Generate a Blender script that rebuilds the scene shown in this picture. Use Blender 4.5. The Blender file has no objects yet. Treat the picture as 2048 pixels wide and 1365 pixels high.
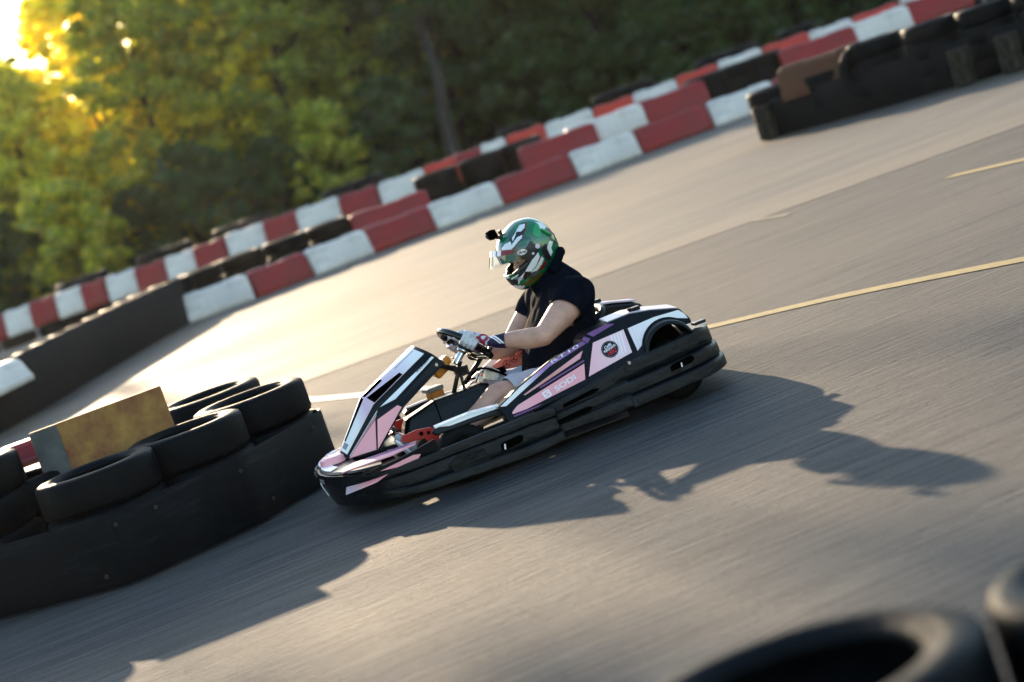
import bpy, bmesh, math, random
from mathutils import Vector, Matrix, noise
R = math.radians
random.seed(7)
SC = bpy.context.scene
COL = SC.collection

# ------------------------------------------------------------------ helpers
def node_mat(name, col=(.5,.5,.5), rough=.5, spec=.5, metal=0.0, var=0.0, vscale=8.0, bump=0.0, bscale=60.0,
             col2=None, coat=0.0, sub=0.0, sheen=0.0, rvar=0.0):
    m = bpy.data.materials.new(name); m.use_nodes = True
    nt = m.node_tree; b = nt.nodes['Principled BSDF']
    b.inputs['Base Color'].default_value = (*col, 1)
    b.inputs['Roughness'].default_value = rough
    b.inputs['Metallic'].default_value = metal
    b.inputs['Specular IOR Level'].default_value = spec
    if coat: b.inputs['Coat Weight'].default_value = coat; b.inputs['Coat Roughness'].default_value = .08
    if sub:
        b.inputs['Subsurface Weight'].default_value = sub
        b.inputs['Subsurface Radius'].default_value = (.02, .008, .005)
        b.inputs['Subsurface Scale'].default_value = .5
    if sheen: b.inputs['Sheen Weight'].default_value = sheen
    tc = nt.nodes.new('ShaderNodeTexCoord')
    if var or col2 or rvar:
        n = nt.nodes.new('ShaderNodeTexNoise'); n.inputs['Scale'].default_value = vscale
        n.inputs['Detail'].default_value = 6; n.inputs['Roughness'].default_value = .65
        nt.links.new(tc.outputs['Object'], n.inputs['Vector'])
        r = nt.nodes.new('ShaderNodeValToRGB')
        r.color_ramp.elements[0].position = .35; r.color_ramp.elements[1].position = .68
        c2 = col2 if col2 else tuple(min(1, c*(1+var)) for c in col)
        c1 = col if col2 else tuple(c*(1-var) for c in col)
        r.color_ramp.elements[0].color = (*c1, 1); r.color_ramp.elements[1].color = (*c2, 1)
        nt.links.new(n.outputs['Fac'], r.inputs['Fac'])
        nt.links.new(r.outputs['Color'], b.inputs['Base Color'])
        if rvar:
            mr = nt.nodes.new('ShaderNodeMapRange')
            mr.inputs['From Min'].default_value = .3; mr.inputs['From Max'].default_value = .7
            mr.inputs['To Min'].default_value = max(0.05, rough-rvar); mr.inputs['To Max'].default_value = min(1, rough+rvar)
            nt.links.new(n.outputs['Fac'], mr.inputs['Value']); nt.links.new(mr.outputs['Result'], b.inputs['Roughness'])
    if bump:
        n2 = nt.nodes.new('ShaderNodeTexNoise'); n2.inputs['Scale'].default_value = bscale
        n2.inputs['Detail'].default_value = 5
        nt.links.new(tc.outputs['Object'], n2.inputs['Vector'])
        bp = nt.nodes.new('ShaderNodeBump'); bp.inputs['Strength'].default_value = bump
        bp.inputs['Distance'].default_value = .01
        nt.links.new(n2.outputs['Fac'], bp.inputs['Height']); nt.links.new(bp.outputs['Normal'], b.inputs['Normal'])
    return m

def mesh_obj(name, bm, mats, parent=None, smooth=False, bevel=0.0, matrix=None):
    me = bpy.data.meshes.new(name)
    bmesh.ops.recalc_face_normals(bm, faces=bm.faces[:])
    bm.to_mesh(me); bm.free()
    o = bpy.data.objects.new(name, me); COL.objects.link(o)
    for m in (mats if isinstance(mats, (list, tuple)) else [mats]): me.materials.append(m)
    if smooth:
        for p in me.polygons: p.use_smooth = True
    if parent: o.parent = parent
    if matrix is not None: o.matrix_local = matrix
    if bevel:
        mo = o.modifiers.new('bevel', 'BEVEL'); mo.width = bevel; mo.segments = 2; mo.limit_method = 'ANGLE'
        mo.angle_limit = R(35)
    return o

def tag(o, label=None, cat=None, group=None, kind=None):
    if label: o['label'] = label
    if cat: o['category'] = cat
    if group: o['group'] = group
    if kind: o['kind'] = kind
    return o

def empty(name, loc=(0,0,0), rz=0.0):
    o = bpy.data.objects.new(name, None); COL.objects.link(o)
    o.location = loc; o.rotation_euler = (0,0,rz); o.empty_display_size = .2
    return o

def copy_tree(o, parent=None):
    c = o.copy(); COL.objects.link(c); c.parent = parent
    for ch in [x for x in bpy.data.objects if x.parent is o]: copy_tree(ch, c)
    return c

def add_box(bm, c, s, rot=None, mi=0):
    M = Matrix.Translation(Vector(c)) @ (rot.to_4x4() if rot else Matrix()) @ Matrix.Diagonal((*s, 1))
    r = bmesh.ops.create_cube(bm, size=1, matrix=M)
    for v in r['verts']:
        for f in v.link_faces: f.material_index = mi
    return r['verts']

def frame_of(d, up=Vector((0,0,1))):
    d = Vector(d).normalized()
    if abs(d.dot(up)) > .95: up = Vector((0,1,0))
    x = up.cross(d).normalized(); y = d.cross(x).normalized()
    return x, y, d

def add_tube(bm, pts, rad, seg=12, mi=0, caps=True):
    pts = [Vector(p) for p in pts]; n = len(pts)
    rads = rad if isinstance(rad, (list, tuple)) else [rad]*n
    rings = []; px = None
    for i, p in enumerate(pts):
        d = pts[min(i+1,n-1)] - pts[max(i-1,0)]
        x, y, d = frame_of(d)
        if px is not None:
            x = (px - d*px.dot(d)).normalized(); y = d.cross(x)
        px = x
        rings.append([bm.verts.new(p + (x*math.cos(2*math.pi*k/seg) + y*math.sin(2*math.pi*k/seg))*rads[i]) for k in range(seg)])
    for a, b in zip(rings, rings[1:]):
        for k in range(seg):
            f = bm.faces.new((a[k], a[(k+1)%seg], b[(k+1)%seg], b[k])); f.material_index = mi
    if caps:
        f = bm.faces.new(rings[0][::-1]); f.material_index = mi
        f = bm.faces.new(rings[-1]); f.material_index = mi

def spline(pts, n=8, closed=False):
    P = [Vector(p) for p in pts]; out = []; L = len(P)
    rng = range(L) if closed else range(L-1)
    for i in rng:
        p0 = P[(i-1)%L] if closed or i > 0 else P[0]*2-P[1]
        p1, p2 = P[i], P[(i+1)%L]
        p3 = P[(i+2)%L] if closed or i+2 < L else P[-1]*2-P[-2]
        for k in range(n):
            t = k/n
            out.append(.5*((2*p1)+(p2-p0)*t+(2*p0-5*p1+4*p2-p3)*t*t+(3*p1-p0-3*p2+p3)*t**3))
    if not closed: out.append(P[-1])
    return out

def add_loft(bm, rings, mi=0, caps=True, closed=False):
    V = [[bm.verts.new(p) for p in r] for r in rings]; n = len(V[0])
    pairs = list(zip(V, V[1:])) + ([(V[-1], V[0])] if closed else [])
    for a, b in pairs:
        for k in range(n):
            f = bm.faces.new((a[k], a[(k+1)%n], b[(k+1)%n], b[k])); f.material_index = mi
    if caps and not closed:
        bm.faces.new(V[0][::-1]).material_index = mi; bm.faces.new(V[-1]).material_index = mi
    return V

def add_prism(bm, poly, n, t, mi=0):
    """poly: 3D points, extruded by vector n*t"""
    n = Vector(n).normalized()*t
    a = [bm.verts.new(Vector(p)) for p in poly]; b = [bm.verts.new(Vector(p)+n) for p in poly]
    k = len(a)
    bm.faces.new(a).material_index = mi; bm.faces.new(b[::-1]).material_index = mi
    for i in range(k):
        bm.faces.new((a[i], b[i], b[(i+1)%k], a[(i+1)%k])).material_index = mi

def add_lathe(bm, prof, seg=32, axis='Z', c=(0,0,0), mi=0):
    """prof closed loop of (r,h)"""
    c = Vector(c); rings = []
    for k in range(seg):
        a = 2*math.pi*k/seg; ring = []
        for r, h in prof:
            if axis == 'Z': p = Vector((r*math.cos(a), r*math.sin(a), h))
            elif axis == 'Y': p = Vector((r*math.cos(a), h, r*math.sin(a)))
            else: p = Vector((h, r*math.cos(a), r*math.sin(a)))
            ring.append(c+p)
        rings.append(ring)
    add_loft(bm, rings, mi, closed=True)

def inside(p, poly):
    x, y = p; c = False; j = len(poly)-1
    for i in range(len(poly)):
        xi, yi = poly[i]; xj, yj = poly[j]
        if (yi > y) != (yj > y) and x < (xj-xi)*(y-yi)/(yj-yi)+xi: c = not c
        j = i
    return c

def text_obj(name, s, size, origin, right, up, mat, parent, extrude=.0008, width=None, shear=0, bold=0.0):
    cu = bpy.data.curves.new(name, 'FONT'); cu.body = s; cu.size = 1; cu.extrude = 0; cu.shear = shear
    cu.align_x = 'CENTER'; cu.align_y = 'CENTER'; cu.resolution_u = 4; cu.offset = bold
    o = bpy.data.objects.new('tmp', cu); COL.objects.link(o)
    dg = bpy.context.evaluated_depsgraph_get(); me = bpy.data.meshes.new_from_object(o.evaluated_get(dg))
    bpy.data.objects.remove(o)
    xs = [v.co.x for v in me.vertices]; w = max(xs)-min(xs); mx = (max(xs)+min(xs))/2
    sx = (width/w) if width else size
    right = Vector(right).normalized(); up = Vector(up).normalized(); nn = right.cross(up); o3 = Vector(origin)
    for v in me.vertices:
        v.co = o3 + right*(v.co.x-mx)*sx + up*v.co.y*size + nn*extrude
    me.name = name; me.materials.append(mat)
    ob = bpy.data.objects.new(name, me); COL.objects.link(ob); ob.parent = parent
    return ob

def bake(o, mods):
    """apply modifiers without operators"""
    for kind, kw in mods:
        m = o.modifiers.new('m', kind)
        for k, v in kw.items(): setattr(m, k, v)
    dg = bpy.context.evaluated_depsgraph_get(); dg.update()
    me = bpy.data.meshes.new_from_object(o.evaluated_get(dg))
    o.modifiers.clear(); old = o.data; mats = list(old.materials); o.data = me; me.name = o.name
    if not me.materials:
        for m in mats: me.materials.append(m)
    for p in me.polygons: p.use_smooth = True
    return o

# ------------------------------------------------------------------ materials
M = {}
M['plastic'] = node_mat('black_plastic', (.0015,.002,.003), .42, .17, col2=(.008,.010,.014), vscale=26, bump=.5, bscale=30)
M['body_black'] = node_mat('body_black_plastic', (.0018,.0028,.0048), .34, .18)
M['rubber'] = node_mat('kart_tyre_rubber', (.0025,.0025,.003), .7, .12, bump=.3, bscale=90)
M['pink'] = node_mat('pink_sticker', (.80,.34,.38), .32, .5, var=.05, vscale=3)
M['salmon'] = node_mat('salmon_sticker', (.55,.20,.16), .34, .5, var=.05, vscale=4)
M['purple'] = node_mat('purple_sticker', (.15,.05,.17), .32, .5, var=.08, vscale=5)
M['white'] = node_mat('white_sticker', (.80,.80,.82), .3, .5, var=.04, vscale=9)
M['offwhite'] = node_mat('dull_white_print', (.62,.52,.60), .4, .4)
M['metal'] = node_mat('bare_steel', (.62,.62,.63), .25, .5, 1.0, var=.15, vscale=30)
M['dark_metal'] = node_mat('black_painted_steel', (.006,.006,.007), .4, .3, var=.2, vscale=30)
M['red'] = node_mat('red_painted_steel', (.36,.012,.010), .35, .5, var=.15, vscale=20)
M['amber'] = node_mat('amber_plastic', (.62,.21,.008), .35, .5, sub=.25)
M['grey'] = node_mat('grey_plastic', (.22,.23,.25), .5, .4)
M['black'] = node_mat('matt_black', (.001,.001,.001), .95, .0)  # also painted on slots and holes for the shade inside them
M['darkred'] = node_mat('dark_red_print', (.17,.012,.02), .4, .4)
M['rprint'] = node_mat('bright_red_print', (.60,.03,.05), .4, .4)
M['skin'] = node_mat('skin', (.48,.265,.195), .5, .35, var=.16, vscale=14, bump=.12, bscale=180, sub=.18)
M['shirt'] = node_mat('navy_black_cotton', (.0030,.0042,.0085), .9, .03, var=.25, vscale=30, bump=.22, bscale=14)
M['shorts'] = node_mat('light_grey_cotton', (.40,.41,.48), .85, .2, var=.10, vscale=35, bump=.3, bscale=22, sheen=.1)
M['shoe'] = node_mat('grey_shoe_fabric', (.30,.31,.33), .7, .3, var=.4, vscale=25)
M['cyan'] = node_mat('cyan_print', (.02,.28,.55), .5, .3)
M['glove_white'] = node_mat('white_glove', (.50,.50,.54), .6, .3, var=.18, vscale=50, bump=.3, bscale=80)
M['glove_red'] = node_mat('crimson_glove', (.26,.012,.035), .6, .3, var=.25, vscale=40)
M['glove_navy'] = node_mat('navy_glove', (.010,.006,.035), .6, .3, var=.2, vscale=40)
M['rimgrip'] = node_mat('steering_grip', (.004,.004,.005), .22, .4)
M['seat'] = node_mat('seat_shell', (.004,.004,.005), .5, .2, var=.3, vscale=20)
def scuff_mat(name, base, scuff, rough, spec, mscale=(1,1,7), sc=5.0, lo=.56, hi=.70, bump=.3, bscale=20, base2=None, amt=1.0):
    m = node_mat(name, base, rough, spec, col2=base2 or base, vscale=3.0, bump=bump, bscale=bscale); nt = m.node_tree; b = nt.nodes['Principled BSDF']
    src = b.inputs['Base Color'].links[0].from_socket; tc = nt.nodes.new('ShaderNodeTexCoord'); mp = nt.nodes.new('ShaderNodeMapping'); mp.inputs['Scale'].default_value = mscale
    n = nt.nodes.new('ShaderNodeTexNoise'); n.inputs['Scale'].default_value = sc; n.inputs['Detail'].default_value = 8; n.inputs['Roughness'].default_value = .72
    r = nt.nodes.new('ShaderNodeMapRange'); r.inputs['From Min'].default_value = lo; r.inputs['From Max'].default_value = hi; r.inputs['To Max'].default_value = amt
    mx = nt.nodes.new('ShaderNodeMix'); mx.data_type = 'RGBA'; mx.inputs['B'].default_value = (*scuff,1)
    nt.links.new(tc.outputs['Object'], mp.inputs['Vector']); nt.links.new(mp.outputs['Vector'], n.inputs['Vector']); nt.links.new(n.outputs['Fac'], r.inputs['Value'])
    nt.links.new(r.outputs['Result'], mx.inputs['Factor']); nt.links.new(src, mx.inputs['A']); nt.links.new(mx.outputs['Result'], b.inputs['Base Color']); return m
M['plastic'] = scuff_mat('scraped_black_plastic', (.0016,.0022,.0034), (.016,.019,.025), .40, .17, (1.2,1.2,9), 6, .52, .70, .45, 30, (.004,.005,.008))
hc = dict(green=(.002,.13,.050), teal=(.002,.065,.050), bright=(.006,.26,.07), lime=(.045,.11,.010), navy=(.003,.005,.012), white=(.66,.68,.70), black=(.002,.002,.003), red=(.20,.008,.008), liner=(.005,.004,.004))
HM = [node_mat('helmet_'+k, v, .18 if k not in ('liner','black') else .45, .5, coat=.5 if k not in ('liner','black') else 0, var=.12 if k in ('green','teal','bright','lime') else 0, vscale=12) for k, v in hc.items()]
HI = {k: i for i, k in enumerate(hc)}

def glass_mat():
    m = bpy.data.materials.new('clear_visor'); m.use_nodes = True; nt = m.node_tree; nt.nodes.clear()
    out = nt.nodes.new('ShaderNodeOutputMaterial'); mx = nt.nodes.new('ShaderNodeMixShader')
    tr = nt.nodes.new('ShaderNodeBsdfTransparent'); gl = nt.nodes.new('ShaderNodeBsdfGlossy')
    df = nt.nodes.new('ShaderNodeBsdfTranslucent'); mx2 = nt.nodes.new('ShaderNodeMixShader')
    tr.inputs['Color'].default_value = (.93,.94,.94,1); gl.inputs['Roughness'].default_value = .06
    df.inputs['Color'].default_value = (.8,.8,.8,1)
    fr = nt.nodes.new('ShaderNodeFresnel'); fr.inputs['IOR'].default_value = 1.35
    mx2.inputs[0].default_value = .16
    nt.links.new(tr.outputs[0], mx2.inputs[1]); nt.links.new(df.outputs[0], mx2.inputs[2])
    nt.links.new(fr.outputs[0], mx.inputs[0]); nt.links.new(mx2.outputs[0], mx.inputs[1]); nt.links.new(gl.outputs[0], mx.inputs[2])
    nt.links.new(mx.outputs[0], out.inputs[0]); return m
M['glass'] = glass_mat()

def gradient_mat(name, stops, axis_vec, a0, a1, rough=.32):
    """sticker printed with a colour fade along an object-space direction"""
    m = node_mat(name, (.5,.5,.5), rough); nt = m.node_tree; b = nt.nodes['Principled BSDF']
    tc = nt.nodes.new('ShaderNodeTexCoord'); d = nt.nodes.new('ShaderNodeVectorMath'); d.operation = 'DOT_PRODUCT'
    d.inputs[1].default_value = axis_vec
    mr = nt.nodes.new('ShaderNodeMapRange'); mr.inputs['From Min'].default_value = a0; mr.inputs['From Max'].default_value = a1
    r = nt.nodes.new('ShaderNodeValToRGB'); e = r.color_ramp.elements
    e[0].position = stops[0][0]; e[0].color = (*stops[0][1],1); e[1].position = stops[-1][0]; e[1].color = (*stops[-1][1],1)
    for p, c in stops[1:-1]:
        x = e.new(p); x.color = (*c,1)
    nt.links.new(tc.outputs['Object'], d.inputs[0]); nt.links.new(d.outputs['Value'], mr.inputs['Value'])
    nt.links.new(mr.outputs['Result'], r.inputs['Fac']); nt.links.new(r.outputs['Color'], b.inputs['Base Color'])
    return m
WHT, PNK, PUR, SAL = (.78,.76,.75), (.80,.34,.38), (.17,.07,.20), (.62,.25,.21)
M['rail_fade'] = gradient_mat('white_to_purple_print', [(0,WHT),(.40,WHT),(.52,(.5,.38,.52)),(.62,(.34,.17,.38)),(1,PUR)], (-1,0,0), -.28, .24)
M['tri_fade'] = gradient_mat('salmon_to_pink_print', [(0,(.66,.38,.40)),(.6,SAL),(1,(.74,.33,.36))], (-1,0,0), -.16, .19)
M['pink_fade'] = gradient_mat('pink_print', [(0,(.80,.42,.46)),(.5,PNK),(1,(.80,.34,.37))], (-1,0,0), -.24, .19)
M['win_fade'] = gradient_mat('pink_to_lilac_print', [(0,(.82,.38,.42)),(1,(.82,.56,.60))], (-1,0,0), .16, .41)
M['quarter_fade'] = gradient_mat('lilac_to_white_print', [(0,(.76,.58,.64)),(.5,WHT),(1,WHT)], (-1,0,0), .42, .72)
M['stripe'] = node_mat('pale_stripe_print', (.80,.74,.78), .32)
M['light_fade'] = gradient_mat('white_to_pink_print', [(0,WHT),(.55,(.62,.55,.66)),(1,PNK)], (-1,0,0), -1.06, -.87)

# ------------------------------------------------------------------ camera, light, sky
CH = 1.69
cam = bpy.data.cameras.new('camera'); co = bpy.data.objects.new('camera', cam); COL.objects.link(co)
cam.lens = 85; cam.sensor_width = 36; cam.clip_start = .1; cam.clip_end = 3000
pitch = math.atan(519/(85/36*2048)); roll = R(19.5)
co.matrix_world = Matrix.Translation((0,0,CH)) @ Matrix.Rotation(math.pi/2-pitch, 4, 'X') @ Matrix.Rotation(-roll, 4, 'Z')
cam.dof.use_dof = True; cam.dof.focus_distance = 11.2; cam.dof.aperture_fstop = 2.0; cam.dof.aperture_blades = 0
SC.camera = co
EL, AZ = R(13.6), R(14.3)            # sun height; angle to the left of +Y
sdir = Vector((-math.sin(AZ)*math.cos(EL), math.cos(AZ)*math.cos(EL), math.sin(EL)))
sun = bpy.data.lights.new('sun', 'SUN'); so = bpy.data.objects.new('sun', sun); COL.objects.link(so)
sun.energy = 3.5; sun.angle = R(.55); sun.color = (1.0, .77, .51)
so.rotation_euler = sdir.to_track_quat('Z', 'Y').to_euler()
W = bpy.data.worlds.new('World'); SC.world = W; W.use_nodes = True
wn = W.node_tree; bg = wn.nodes['Background']
sky = wn.nodes.new('ShaderNodeTexSky'); sky.sky_type = 'NISHITA'; sky.sun_disc = False
sky.sun_elevation = EL; sky.sun_rotation = -AZ; sky.air_density = 1.3; sky.dust_density = .6; sky.ozone_density = 2.0
wn.links.new(sky.outputs[0], bg.inputs['Color']); bg.inputs['Strength'].default_value = .15
SC.view_settings.view_transform = 'Standard'; SC.view_settings.look = 'None'
SC.view_settings.exposure = 1.75; SC.view_settings.gamma = 1
try: SC.cycles.max_bounces = 8; SC.cycles.transparent_max_bounces = 12
except Exception: pass

# ------------------------------------------------------------------ ground
def asphalt(name, c1, c2, rough, fine, streak, bstr, patch, spec=.35):
    m = bpy.data.materials.new(name); m.use_nodes = True; nt = m.node_tree; b = nt.nodes['Principled BSDF']; b.inputs['Specular IOR Level'].default_value = spec
    tc = nt.nodes.new('ShaderNodeTexCoord')
    def nz(scale, det=4, rot=0, sx=1, rgh=.6):
        mp = nt.nodes.new('ShaderNodeMapping'); mp.vector_type = 'TEXTURE'; mp.inputs['Rotation'].default_value = (0,0,R(rot)); mp.inputs['Scale'].default_value = (1/sx,1,1)
        n = nt.nodes.new('ShaderNodeTexNoise'); n.inputs['Scale'].default_value = scale; n.inputs['Detail'].default_value = det; n.inputs['Roughness'].default_value = rgh
        nt.links.new(tc.outputs['Object'], mp.inputs['Vector']); nt.links.new(mp.outputs['Vector'], n.inputs['Vector']); return n
    A = nz(fine, 3); B = nz(streak, 6, 14, .05, .75); C = nz(patch, 5, 12, .3)
    def mul(a, k, add):
        x = nt.nodes.new('ShaderNodeMath'); x.operation = 'MULTIPLY_ADD'; nt.links.new(a, x.inputs[0]); x.inputs[1].default_value = k
        if isinstance(add, float): x.inputs[2].default_value = add
        else: nt.links.new(add, x.inputs[2])
        return x.outputs[0]
    s = mul(A.outputs['Fac'], 1.1, -.55 + .0); s = mul(B.outputs['Fac'], 3.2, s); s = mul(C.outputs['Fac'], 3.4, s)
    mr = nt.nodes.new('ShaderNodeMapRange'); mr.inputs['From Min'].default_value = 2.82; mr.inputs['From Max'].default_value = 3.80
    nt.links.new(s, mr.inputs['Value'])
    mx = nt.nodes.new('ShaderNodeMix'); mx.data_type = 'RGBA'
    mx.inputs['A'].default_value = (*c1,1); mx.inputs['B'].default_value = (*c2,1)
    nt.links.new(mr.outputs['Result'], mx.inputs['Factor']); nt.links.new(mx.outputs['Result'], b.inputs['Base Color'])
    rr = nt.nodes.new('ShaderNodeMapRange'); rr.inputs['To Min'].default_value = rough-.09; rr.inputs['To Max'].default_value = rough+.09
    rr.inputs['From Min'].default_value = .35; rr.inputs['From Max'].default_value = .65
    nt.links.new(C.outputs['Fac'], rr.inputs['Value']); nt.links.new(rr.outputs['Result'], b.inputs['Roughness'])
    bp = nt.nodes.new('ShaderNodeBump'); bp.inputs['Strength'].default_value = bstr; bp.inputs['Distance'].default_value = .010
    G1 = nz(fine*.75, 3, 14, .09, .6); h = mul(A.outputs['Fac'], .30, 0.0); h = mul(G1.outputs['Fac'], 1.0, h)
    nt.links.new(h, bp.inputs['Height']); nt.links.new(bp.outputs['Normal'], b.inputs['Normal'])
    return m
def sheet(name, pts, z, mat, kind='structure'):
    bm = bmesh.new(); bm.faces.new([bm.verts.new((x, y, z)) for x, y in pts])
    o = mesh_obj(name, bm, mat); tag(o, kind=kind); return o
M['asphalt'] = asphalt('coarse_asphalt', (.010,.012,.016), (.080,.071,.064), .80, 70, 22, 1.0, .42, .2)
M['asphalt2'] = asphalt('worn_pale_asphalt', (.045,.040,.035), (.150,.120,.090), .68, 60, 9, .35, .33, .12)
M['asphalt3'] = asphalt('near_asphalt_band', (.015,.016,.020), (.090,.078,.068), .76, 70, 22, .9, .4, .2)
g = sheet('ground', [(-900,-300),(900,-300),(900,1600),(-900,1600)], 0, M['asphalt'])
sl = lambda x: 17.95 + 0.027*x
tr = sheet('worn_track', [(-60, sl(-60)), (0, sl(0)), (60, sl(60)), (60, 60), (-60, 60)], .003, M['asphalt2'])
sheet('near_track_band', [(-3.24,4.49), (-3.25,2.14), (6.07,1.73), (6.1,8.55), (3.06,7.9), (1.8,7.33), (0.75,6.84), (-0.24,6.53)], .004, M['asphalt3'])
M['grass'] = node_mat('rough_grass', (.010,.018,.006), .9, .2, var=.5, vscale=.8, bump=.6, bscale=6)
sheet('grass_verge', [(-300,44),(300,52),(300,1500),(-300,1500)], .008, M['grass'])
M['yline'] = node_mat('yellow_road_paint', (.36,.235,.07), .7, .2, col2=(.24,.17,.07), vscale=9, bump=.3, bscale=60)
M['wline'] = node_mat('white_road_paint', (.36,.34,.30), .6, .3, var=.2, vscale=9)
def line(name, pts, w, mat, z=.004, lab=None, cat='marking'):
    bm = bmesh.new(); P = spline([(x,y,0) for x, y in pts], 6); L = []
    for i, p in enumerate(P):
        d = (P[min(i+1,len(P)-1)]-P[max(i-1,0)]).normalized(); n = Vector((-d.y, d.x, 0))*w/2
        L.append((bm.verts.new((p.x+n.x, p.y+n.y, z)), bm.verts.new((p.x-n.x, p.y-n.y, z))))
    for a, b in zip(L, L[1:]): bm.faces.new((a[0], a[1], b[1], b[0]))
    o = mesh_obj(name, bm, mat); tag(o, kind='structure'); return o
line('yellow_track_line', [(0.29,13.67),(1.04,13.04),(1.72,12.4),(2.45,11.5),(3.33,10.33)], .125, M['yline'])
line('yellow_track_dash', [(3.16,16.28),(3.37,16.0),(3.66,15.57),(4.2,14.79)], .13, M['yline'])
line('faded_yellow_dash', [(2.0,18.05),(2.11,17.79),(2.21,17.54)], .08, node_mat('faded_yellow_paint', (.17,.13,.075), .7, .2, col2=(.10,.085,.065), vscale=14))
line('white_track_line', [(-1.54,16.77),(-1.4,16.41),(-0.95,15.5),(-0.61,14.79)], .11, M['wline'])

# ------------------------------------------------------------------ tyres, belts, barriers
M['tyre'] = node_mat('old_car_tyre', (.0022,.0028,.0038), .6, .09, var=.5, vscale=9, bump=.35, bscale=30, rvar=.1)
M['belt'] = scuff_mat('black_conveyor_belt', (.0018,.0026,.0038), (.013,.016,.021), .6, .08, (1,1,8), 3.2, .55, .72, .35, 12, (.0045,.005,.0065))
M['scuff'] = scuff_mat('scuffed_conveyor_belt', (.0020,.0028,.0042), (.011,.012,.015), .6, .08, (1,1,6), 2.4, .55, .72, .35, 12, (.006,.006,.007))
M['bred'] = scuff_mat('red_barrier_plastic', (.24,.011,.010), (.03,.012,.012), .5, .3, (1,1,7), 3.2, .55, .72, .25, 9, (.17,.022,.020), .8)
M['bredo'] = scuff_mat('orange_red_barrier_plastic', (.46,.030,.012), (.12,.02,.015), .5, .3, (1,1,6), 3.0, .57, .74, .2, 9, (.36,.035,.022), .7)
M['bwhite'] = scuff_mat('white_barrier_plastic', (.62,.57,.52), (.10,.09,.085), .5, .35, (1,1,7), 3.0, .54, .72, .25, 9, (.46,.41,.37), .75)
M['boltm'] = node_mat('rusty_bolt', (.03,.022,.016), .7, .2)
def tyre_mesh(name, r=.30, h=.2, inner=.185, seg=40):
    bm = bmesh.new()
    prof = [(inner,.035),(inner+.012,.008),(inner+.05,0),(r-.030,.002),(r-.006,.012),(r,.028),(r,h-.028),(r-.006,h-.012),(r-.030,h-.002),
            (inner+.05,h),(inner+.035,h-.004),(inner+.028,h-.012),(inner+.012,h-.008),(inner,h-.035),(inner+.012,h-.04),(r-.05,h-.03),(r-.03,h-.06),(r-.03,.06),(r-.05,.03),(inner+.012,.04)]
    rings = []
    for k in range(seg*2):
        a = 2*math.pi*k/(seg*2); gr = .006 if k % 2 else 0
        rings.append([Vector(((rr-(gr if rr > r-.013 else 0))*math.cos(a), (rr-(gr if rr > r-.013 else 0))*math.sin(a), hh)) for rr, hh in prof])
    add_loft(bm, rings, closed=True)
    me = bpy.data.meshes.new(name); bmesh.ops.recalc_face_normals(bm, faces=bm.faces[:]); bm.to_mesh(me); bm.free()
    for p in me.polygons: p.use_smooth = True
    me.materials.append(M['tyre']); return me
TY = tyre_mesh('tyre', .30, .185)
def tyre(x, y, z, label, group, me=TY, s=1.0, rot=(0,0,0)):
    o = bpy.data.objects.new('tyre', me); COL.objects.link(o); o.location = (x, y, z); o.scale = (s, s, s)
    o.rotation_euler = (rot[0], rot[1], rot[2] or random.uniform(0, 6)); tag(o, label, 'tyre', group); return o
def barrier_mesh(name, L=1.2, H=.35, Wd=.34, mat=None):
    bm = bmesh.new(); rings = []
    prof = [(-.5,0),(-.5,.22),(-.44,.30),(-.30,.82),(-.22,.96),(-.12,1),(.12,1),(.22,.96),(.30,.82),(.44,.30),(.5,.22),(.5,0)]
    for x, s in ((-.5,.90),(-.47,.97),(-.42,1),(-.2,1),(-.16,.965),(.16,.965),(.2,1),(.42,1),(.47,.97),(.5,.90)):
        rings.append([Vector((x*L, y*Wd*s, z*H*(s if z > .5 else 1))) for y, z in prof])
    add_loft(bm, rings)
    me = bpy.data.meshes.new(name); bmesh.ops.recalc_face_normals(bm, faces=bm.faces[:]); bm.to_mesh(me); bm.free(); me.materials.append(mat)
    return me
def barrier_mesh_(n): return barrier_mesh(n, 1.2, .35, .36, M['bred'])
NG = 'tyres stacked beside the kart'
near = [(-2.1,11.61,'front left column before the yellow board'), (-1.68,11.94,'column just right of the yellow board'),
        (-1.38,12.46,'right hand column nearest the kart nose'), (-2.81,11.98,'column at the left picture edge'), (-1.7,13.36,'column furthest back behind the yellow board')]
near += [(-2.62,12.30,'column added for shadow behind the left end of the yellow board'), (-3.42,12.35,'column added for shadow just outside the left picture edge'), (-4.02,12.62,'outer column added for shadow left of the picture')]  # extra columns, added to lengthen the shadow of the stack
for x, y, w in near:
    for k, lv in enumerate(('bottom','middle','top')+(('topmost',) if x < -2.7 else ())):
        tyre(x+random.uniform(-.012,.012), y+random.uniform(-.012,.012), .182*k, f'{lv} black tyre, {w}', NG)
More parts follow.
